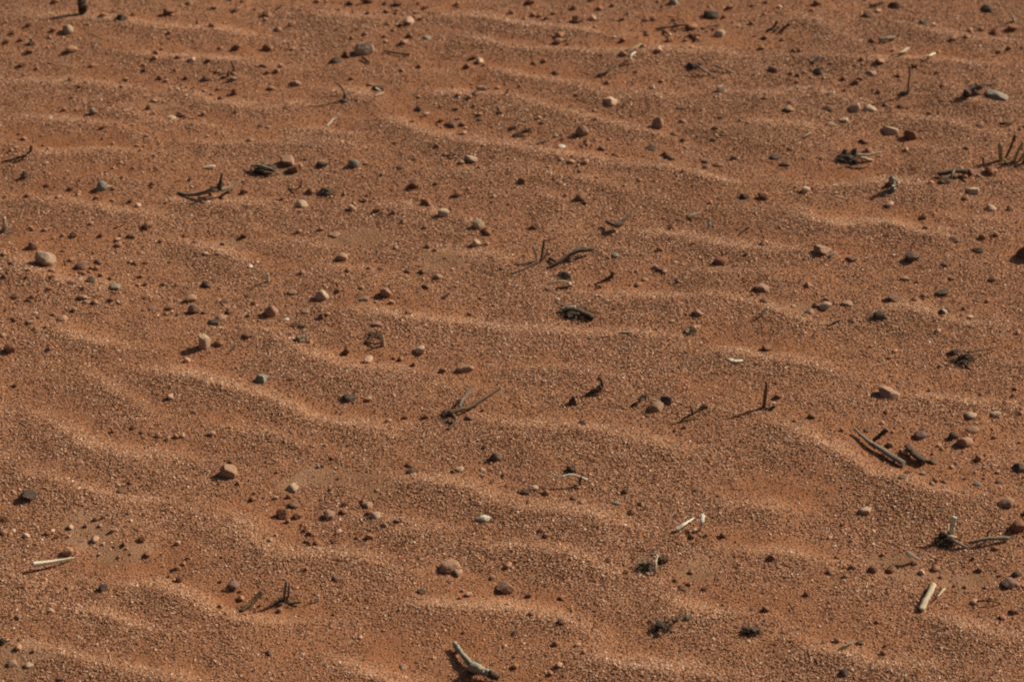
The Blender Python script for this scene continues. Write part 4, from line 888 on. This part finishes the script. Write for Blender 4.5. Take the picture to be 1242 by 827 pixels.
# ---- the smaller pebbles: X,Y,W,H,colour+shape in the enlarged pieces of the photo
SMALL = {
'00': '265,15,40,25,ba;30,112,20,14,pr;140,128,36,22,br;60,165,28,26,ba;100,105,14,16,pr;500,82,44,30,pa;455,65,18,14,gr;645,75,30,18,br;820,70,60,16,bf;920,22,34,24,pr;1120,5,24,14,ta;1038,45,28,24,pa;1145,57,40,38,pa;1235,50,20,16,br;1028,132,36,30,pa;825,162,26,14,pf;30,210,34,22,ba;100,200,30,16,br;145,258,36,28,br;232,235,24,14,pr;345,252,54,26,pr;240,187,22,14,pr;520,262,18,10,br;785,243,20,12,pr;758,262,34,26,pa;752,287,30,24,pr;868,282,30,28,pr;930,296,34,30,ta;1010,300,28,22,br;1070,237,24,22,pa;1150,235,46,20,bf;1055,352,30,16,pf;1130,383,38,28,pr;1000,385,42,30,ba;905,382,30,16,br;848,345,24,16,pr;778,383,32,24,br;612,392,28,20,pa;345,390,36,22,br;418,405,22,20,pr;205,403,18,12,br;590,425,20,14,br;650,422,18,12,br;180,335,24,16,pr;108,322,40,18,bf;118,368,18,14,pr;80,372,16,12,pr;240,308,18,12,pr;1060,437,22,14,br;860,440,24,14,ta;745,490,42,24,pa;720,525,30,30,ba;745,555,24,14,pa;830,572,56,14,tf;980,582,36,16,pf;348,478,20,14,br;490,490,16,10,ta;760,672,14,10,br;1215,680,36,24,pa;165,690,16,12,br',  # the widest flat brown entry stands in for a shadowy hollow
'01': '55,78,48,24,pa;175,128,36,16,bf;108,150,36,20,pa;60,240,50,26,ba;185,240,24,22,pa;40,320,46,28,ba;122,325,30,20,ta;58,357,28,18,br;103,350,32,20,pa;195,405,62,30,pa;75,428,44,28,pa;465,18,36,26,br;550,12,46,26,br;300,10,30,20,pr;405,52,20,14,br;475,65,20,12,br;550,68,30,18,ba;635,62,30,20,ba;680,70,24,16,br;690,25,44,26,br;625,22,26,14,br;790,22,22,14,br;825,42,36,28,pa;740,114,52,36,ta;705,125,24,20,br;640,120,28,16,pr;800,97,22,14,br;665,152,20,12,br;718,212,40,26,ga;745,185,40,14,bf;625,180,30,10,bf;530,170,26,16,rr;465,190,24,14,rr;440,275,42,30,ka;1062,283,36,22,br;1085,305,38,26,ta;1025,330,38,22,br;795,327,30,16,br;710,345,24,20,pr;465,385,24,24,br;560,408,44,16,bf;790,530,38,28,ka;828,553,38,22,ta;950,603,76,22,bf;1090,580,32,18,br;1185,545,30,26,br;1105,433,44,34,br;985,650,36,14,bf;1000,787,36,24,pr;245,772,26,16,br;207,808,46,36,pr;535,795,24,20,pr;705,812,40,20,br;770,770,24,14,br;675,695,16,14,br;60,617,30,16,pr;25,610,30,16,br',
'02': '90,18,50,22,ba;5,65,30,14,bf;105,80,30,24,ba;205,70,28,14,br;170,98,32,38,ra;235,110,24,14,pr;305,45,36,20,br;320,108,60,24,ba;393,97,38,26,tr;540,100,28,26,ba;565,72,24,12,br;490,32,26,16,br;390,5,30,12,bf;655,92,26,14,br;690,97,30,16,br;405,135,20,14,pr;1030,88,24,12,br;1060,45,36,18,ba;880,140,44,26,pr;900,182,40,22,ba;845,200,24,14,br;768,200,44,32,pa;715,248,40,34,ta;655,172,30,12,bf;540,200,36,12,bf;545,268,36,20,pa;235,180,40,26,pa;228,210,44,22,pf;275,218,20,14,pr;1230,188,30,18,br;1215,238,30,10,bf;225,352,50,26,ba;160,300,30,14,pr;465,407,34,16,pr;685,428,30,18,ta;730,398,26,16,pr;405,540,24,12,pr;578,562,28,18,pa;825,520,54,28,bf;830,592,40,28,pa;920,597,20,14,pr;785,650,40,20,br;980,678,30,20,br;905,662,22,14,br;990,620,34,26,ba;1015,572,26,20,br;1020,655,24,14,br;215,660,28,22,ta;405,680,30,20,pa;150,597,26,20,br;265,562,28,14,pf;10,617,36,36,pr;100,705,44,20,bf;250,712,40,16,wf;345,710,24,20,pr;440,720,34,28,ba;675,720,52,22,kf;770,762,60,24,ba;940,782,30,20,br;945,812,36,26,pr;1015,803,34,20,pr;1080,770,30,30,ba;240,775,32,22,ta;1000,718,24,14,pr',
'03': '243,25,42,26,br;1190,147,50,32,ra;1105,165,46,28,ba;70,200,26,14,br;130,252,26,18,br;160,250,24,16,br;30,340,50,34,ba;255,348,60,26,ka;510,207,36,14,ra;550,305,44,18,pf;460,293,30,12,br;505,357,56,26,pr;450,388,34,24,ur;435,405,30,16,br;372,387,30,24,ba;150,370,26,20,br;145,402,24,14,br;970,183,30,18,pr;900,195,30,16,pr;1125,255,30,22,ga;1175,240,28,24,br;715,325,30,18,br;640,370,30,12,bf;825,355,26,26,pr;850,420,22,14,br;300,460,40,18,bf;540,452,28,16,br;365,480,30,10,bf;385,443,28,10,bf;222,432,44,10,bf;850,493,18,12,pr;790,553,28,22,br;580,510,40,26,br;655,512,46,24,br;372,582,50,34,tr;308,607,50,22,pr;295,525,54,28,ba;110,530,62,34,pa;105,495,36,14,br;475,685,56,28,rr;1035,610,40,32,br;1230,628,26,18,br;1180,632,24,14,br;965,718,40,22,br;115,722,30,18,br;42,758,62,26,kf;92,795,52,26,br;180,767,30,14,br;265,770,28,12,br',
'10': '345,92,30,16,br;1185,110,44,26,ba;925,45,30,20,br;720,275,50,40,pr;640,315,48,32,ba;490,318,30,18,br;575,365,34,22,pr;355,320,40,18,br;55,452,40,24,ba;20,410,30,18,pr;480,440,50,24,ba;345,437,28,16,pr;440,532,44,30,ka;345,542,40,22,ba;385,525,32,20,ta;400,570,30,20,br;488,512,26,18,rr;555,562,56,32,ga;130,520,24,20,br;20,515,30,28,br;75,607,46,30,rr;140,625,30,20,br;400,612,50,32,pa;418,636,40,20,pr;170,692,30,20,ta;190,712,26,18,pr;300,715,56,34,pa;65,718,24,16,br;145,735,50,22,pa;225,757,24,20,pr;15,797,40,26,pr;572,637,28,16,ta;740,670,40,22,pa;815,668,40,24,ba;705,618,24,16,br;685,515,24,14,pr;995,685,40,24,ba;1070,712,64,36,pr;1030,737,68,32,ka;1115,685,48,24,rr;1090,630,54,26,ba;1200,705,30,20,br;1215,605,50,14,bf;1190,322,40,30,ka;895,318,30,16,br;1065,402,46,24,pf;1215,470,20,16,wr;795,553,22,10,br;1200,800,60,20,ba',
'11': '180,5,60,14,bf;270,105,40,24,ba;130,142,26,26,br;470,190,44,32,ta;530,150,32,16,pr;585,200,36,24,ba;615,207,24,18,pr;670,208,34,24,rr;770,75,50,22,br;980,122,50,22,br;830,165,56,18,ba;1125,300,42,24,br;715,252,30,22,pa;825,278,30,18,br;320,290,32,20,pr;210,300,30,20,pr;385,312,56,24,pf;835,373,32,14,br;680,377,24,14,ta;605,475,36,18,br;740,487,36,20,br;550,478,24,12,br;450,488,24,12,br;885,513,44,26,pa;830,557,50,28,br;1195,472,32,22,br;180,590,44,32,pr;400,582,40,30,ba;515,570,24,16,ta;525,620,54,26,pf;150,720,30,16,wa;240,685,36,24,pa;318,708,30,40,ba;585,740,50,24,pa;1038,695,28,20,br',
'12': '50,57,44,18,br;340,140,60,24,ba;365,160,36,26,ka;115,278,44,22,ba;132,270,18,14,ta;275,430,50,34,pa;505,412,36,28,ga;735,475,60,26,ba;778,282,40,26,br;1220,135,50,28,ba;805,533,36,24,br;650,527,30,16,pr;880,355,24,20,ga;1220,360,36,14,bf;1225,632,46,22,br;905,690,58,34,pa;225,622,28,16,ta;185,575,40,20,ba;700,770,22,14,br',
'13': '990,15,44,26,rr;1080,12,50,18,bf;955,37,36,28,rr;795,65,36,22,pr;960,140,30,10,bf;1178,192,36,20,pr;190,104,46,26,tr;595,170,44,22,tr;760,230,40,22,br;770,282,28,14,br;910,335,56,30,ba;1042,328,40,18,br;410,430,60,28,ba;615,412,14,16,wr;1025,388,54,32,ka;865,457,40,26,ba;670,523,46,22,pr;895,525,36,18,br;730,545,24,14,br;1095,525,50,24,br;850,590,70,32,ka;390,643,62,32,pf;240,650,44,28,br;210,685,46,22,pr;290,625,40,14,br;328,645,20,14,br;415,728,40,20,br;1018,630,30,18,br;855,635,24,14,br',
'20': '1058,17,46,28,ba;905,97,36,16,tf;75,215,30,22,ba;690,437,34,20,ba;650,415,40,16,ba;550,440,28,20,br;815,475,30,34,ta;855,465,30,18,pr;940,342,20,22,ga;590,725,50,32,ba;575,700,20,16,tr;240,40,30,20,br;50,45,60,24,ba',
'21': '440,55,54,28,ka;545,100,52,26,tr;705,90,34,26,pr;795,50,50,34,ta;905,150,40,28,br;455,272,66,30,ka;550,285,30,20,ta;825,368,36,16,br;725,370,30,20,br;1035,370,44,24,br;1115,510,40,20,ba;990,622,46,30,tr;955,630,34,20,ka;1098,650,34,24,pr;1100,620,30,16,tr;745,600,44,24,ba;752,630,40,28,kr;310,607,28,20,ga;370,570,24,16,rr;178,708,62,32,tr;188,790,60,34,br;540,790,60,34,pa;435,790,34,28,ba;105,635,20,20,br;1200,650,24,20,br;1140,685,24,14,br;1220,700,24,14,br;360,720,26,18,br',  # dark entries by the forked twig and a tan stone stand in for shadows
'22': '345,395,44,32,ba;840,420,24,14,br;905,720,36,20,br;1005,748,26,18,br;550,727,44,28,kr;510,785,40,26,ga;630,790,30,24,pr;660,805,30,24,pr;345,775,44,20,pr;300,760,40,22,br;115,712,36,28,tr;65,730,58,30,ka',
'23': '0,40,52,36,rr;55,272,40,22,br;220,368,36,18,br;135,390,24,14,br;365,433,24,20,br;490,430,40,14,bf;595,500,44,34,pr;990,358,60,32,tr;1112,353,54,28,tr;1000,425,60,18,pf;810,580,54,20,ba;680,635,30,22,ka;660,660,40,20,ba;755,640,30,20,gr;860,680,44,24,br;800,690,30,24,pr;1020,690,40,22,gr;1130,680,40,26,ba;475,818,64,36,tr;580,345,24,16,br',
'30': '28,42,36,20,ba;165,67,18,14,tr;235,110,36,24,ba;255,98,24,18,tr;275,128,30,24,ka;130,122,36,16,tr;68,100,24,16,tr;340,80,34,18,ta;415,75,24,20,br;460,143,40,26,ta;500,160,20,14,tr;550,97,36,20,pa;465,40,30,20,br;330,203,54,32,pr;715,215,40,22,pa;690,140,40,24,br;600,165,30,22,br;85,510,40,24,pr;95,620,28,18,br;60,735,50,34,pa;140,745,48,30,ta;295,810,36,20,br',
'31': '400,322,56,20,bf;380,500,20,14,br;130,25,66,34,ka;205,28,50,14,bf;685,52,30,30,pa;400,105,36,24,ta;265,110,30,18,ba;240,95,36,22,ba;555,128,40,24,pr;490,130,24,18,br;380,150,36,18,ba;265,160,30,16,br;805,390,46,26,ka;1080,725,32,22,pr;715,755,44,22,pa;65,682,40,22,br;815,800,18,12,ta',
'32': '585,10,44,20,br;145,95,34,24,ba;875,128,36,20,br;950,120,24,14,br;1030,122,40,22,ba;470,243,36,18,br;555,300,30,20,ka;795,335,24,16,br;835,372,50,18,bf;1170,475,32,16,br;20,590,40,28,ba;85,405,40,28,ba',
'33': '715,258,24,16,br;815,283,40,28,ur;1035,287,34,20,br;1200,485,50,36,ba;20,230,44,22,ba;310,292,40,22,ga;415,275,36,16,br;515,287,46,18,br;600,290,44,16,bf;450,637,44,24,ka;275,635,24,14,br;375,780,48,36,ka;535,540,24,18,br;80,585,30,16,br',
}
small = []
for t, txt in SMALL.items():
    for q in txt.split(';'):
        a = q.split(',')
        small.append((t, float(a[0]), float(a[1]), float(a[2]), float(a[3]), a[4][0], a[4][1]))
small.sort(key=lambda q: -q[2] * q[3])
COUNT_MAX = 215
SHAPEWORD = dict(a='angular', r='rounded', f='flat')
things, rest = small[:COUNT_MAX], small[COUNT_MAX:]
spots = [tp(q[0], q[1], q[2]) for q in things]
DIRS = ['right of', 'behind and right of', 'straight behind', 'behind and left of', 'left of', 'in front and left of', 'straight in front of', 'in front and right of']
RANK = ['nearest', 'second', 'third', 'fourth', 'fifth', 'sixth']
cand = [[] for _ in things]
for short, lx, ly in LANDMARKS:
    sect = {}
    for i, (px, py) in enumerate(spots):
        dx, dy = px - lx, (ly - py) * 1.75
        s = int(round(math.atan2(dy, dx) / (math.pi / 4))) % 8
        sect.setdefault(s, []).append((math.hypot(dx, dy), i))
    for s, lst in sect.items():
        lst.sort()
        for k, (dist, i) in enumerate(lst[:6]):
            cand[i].append((dist * (1 + 0.7 * k), k, s, short))
used = set()
areas = sorted(q[3] for q in things)
for i, q in enumerate(things):
    o, px, py = pebble(*q)
    size_w = 'tiny' if q[3] < areas[len(areas) // 3] else ('small' if q[3] < areas[2 * len(areas) // 3] else 'larger')
    label = None
    for dist, k, s, short in sorted(cand[i]):
        lab = f"{size_w} {COLWORD[q[5]]} {SHAPEWORD[q[6]]} pebble, {RANK[k]} {DIRS[s]} {short}"
        if lab not in used and len(lab.split()) <= 16: label = lab; break
    used.add(label)
    tag(o, label, 'pebble', 'small pebbles strewn on the red sand')

# ---- gravel too small and too many to count: one mass
GV, GF, GT, off = [], [], [], 0
SHADES = dict(p=0.40, t=0.75, b=0.15, r=0.15, g=0.5, k=0.05, u=0.3, e=0.5, w=1.0)
def add_gravel(x, y, w, h, tint, shape, seed, sub):
    global off
    rng = np.random.default_rng(seed)
    v, f = stone_verts(shape, rng, sub)
    v = v * np.array((w / 2, w / 2 * rng.uniform(0.7, 1.1), h / 2))
    a = rng.uniform(0, 6.3); ca, sa = math.cos(a), math.sin(a)
    v = v @ np.array([[ca, -sa, 0], [sa, ca, 0], [0, 0, 1]]).T
    v = v + np.array((x, y, float(H(x, y)) + h * 0.32))
    GV.append(v); GF.append(np.array(f) + off); GT.append(np.full(len(v), tint)); off += len(v)
for q in rest:
    px, py = tp(q[0], q[1], q[2]); p, _ = hit(px, py); s = ppm(p)
    w = q[3] / 3.997 / s
    add_gravel(p.x, p.y, w, w * 0.7, SHADES[q[5]], q[6], int(px * 9 + py), 3)
rg = np.random.default_rng(5)
n_try = 17000
xs = rg.uniform(-0.85, 0.85, n_try); ys = rg.uniform(1.66, 3.34, n_try)
cvg = grid_at(COV, xs, ys)
clus = 0.5 + 0.5 * N2(xs * 5 + 2, ys * 6 + 8)
LAG = [(70,350,95,34),(35,405,60,22),(290,375,75,22),(400,375,80,32),(430,240,75,22),(440,300,60,14),(420,612,75,20),(395,648,60,14),(190,528,60,13),(660,590,65,22),(745,612,55,14),
       (1000,92,65,16),(1010,112,60,12),(1200,42,55,14),(480,14,70,11),(450,62,55,13),(660,22,55,11),(700,172,55,13),(1130,560,65,20),(1190,572,50,14),(1205,742,50,14),(60,648,60,11),(130,662,65,14),
       (180,88,65,14),(230,112,60,13),(860,155,45,13),(575,135,50,10),(570,157,40,8),(1170,216,55,9),(1000,692,75,9),(520,60,50,8),(840,36,60,9),(930,30,40,8),(20,800,50,14),(960,350,40,9),(640,205,50,9)]
lag = np.zeros(n_try)
for px, py, w, h in LAG:
    x0, y0 = on_plane(px, py, 0.0); s0 = 1259.0 * 2.78 / math.hypot(CAM_Z, y0)
    lag = np.maximum(lag, np.exp(-((xs - x0) / (w / s0)) ** 2 - ((ys - y0) / (h / s0 / 0.54)) ** 2))
pr = np.clip(1.15 - cvg, 0, 1) ** 1.3 * (0.03 + 0.8 * clus ** 3) + 0.55 * lag ** 1.5 * (0.25 + clus)
ok = (rg.random(n_try) < pr) & (np.abs(xs) < 0.415 + (ys - 1.83) * 0.155 + 0.08)
for x, y in zip(xs[ok], ys[ok]):
    w = 0.0031 + 0.0044 * rg.random() ** 2.6
    add_gravel(x, y, w, w * rg.uniform(0.5, 0.85), float(np.clip(rg.normal(0.40, 0.20), 0, 1)), 'a' if rg.random() < 0.6 else 'r', int(rg.integers(1e9)), 2)
gv = np.concatenate(GV).astype(np.float32); gf = np.concatenate(GF).astype(np.int32)
go, gme2 = big_mesh('gravel', gv, gf, M['grain'], False)
a = gme2.attributes.new('tint', 'FLOAT', 'POINT'); a.data.foreach_set('value', np.concatenate(GT).astype(np.float32))
tag(go, 'fine reddish gravel sprinkled in the troughs between ripples', 'gravel', kind='stuff')
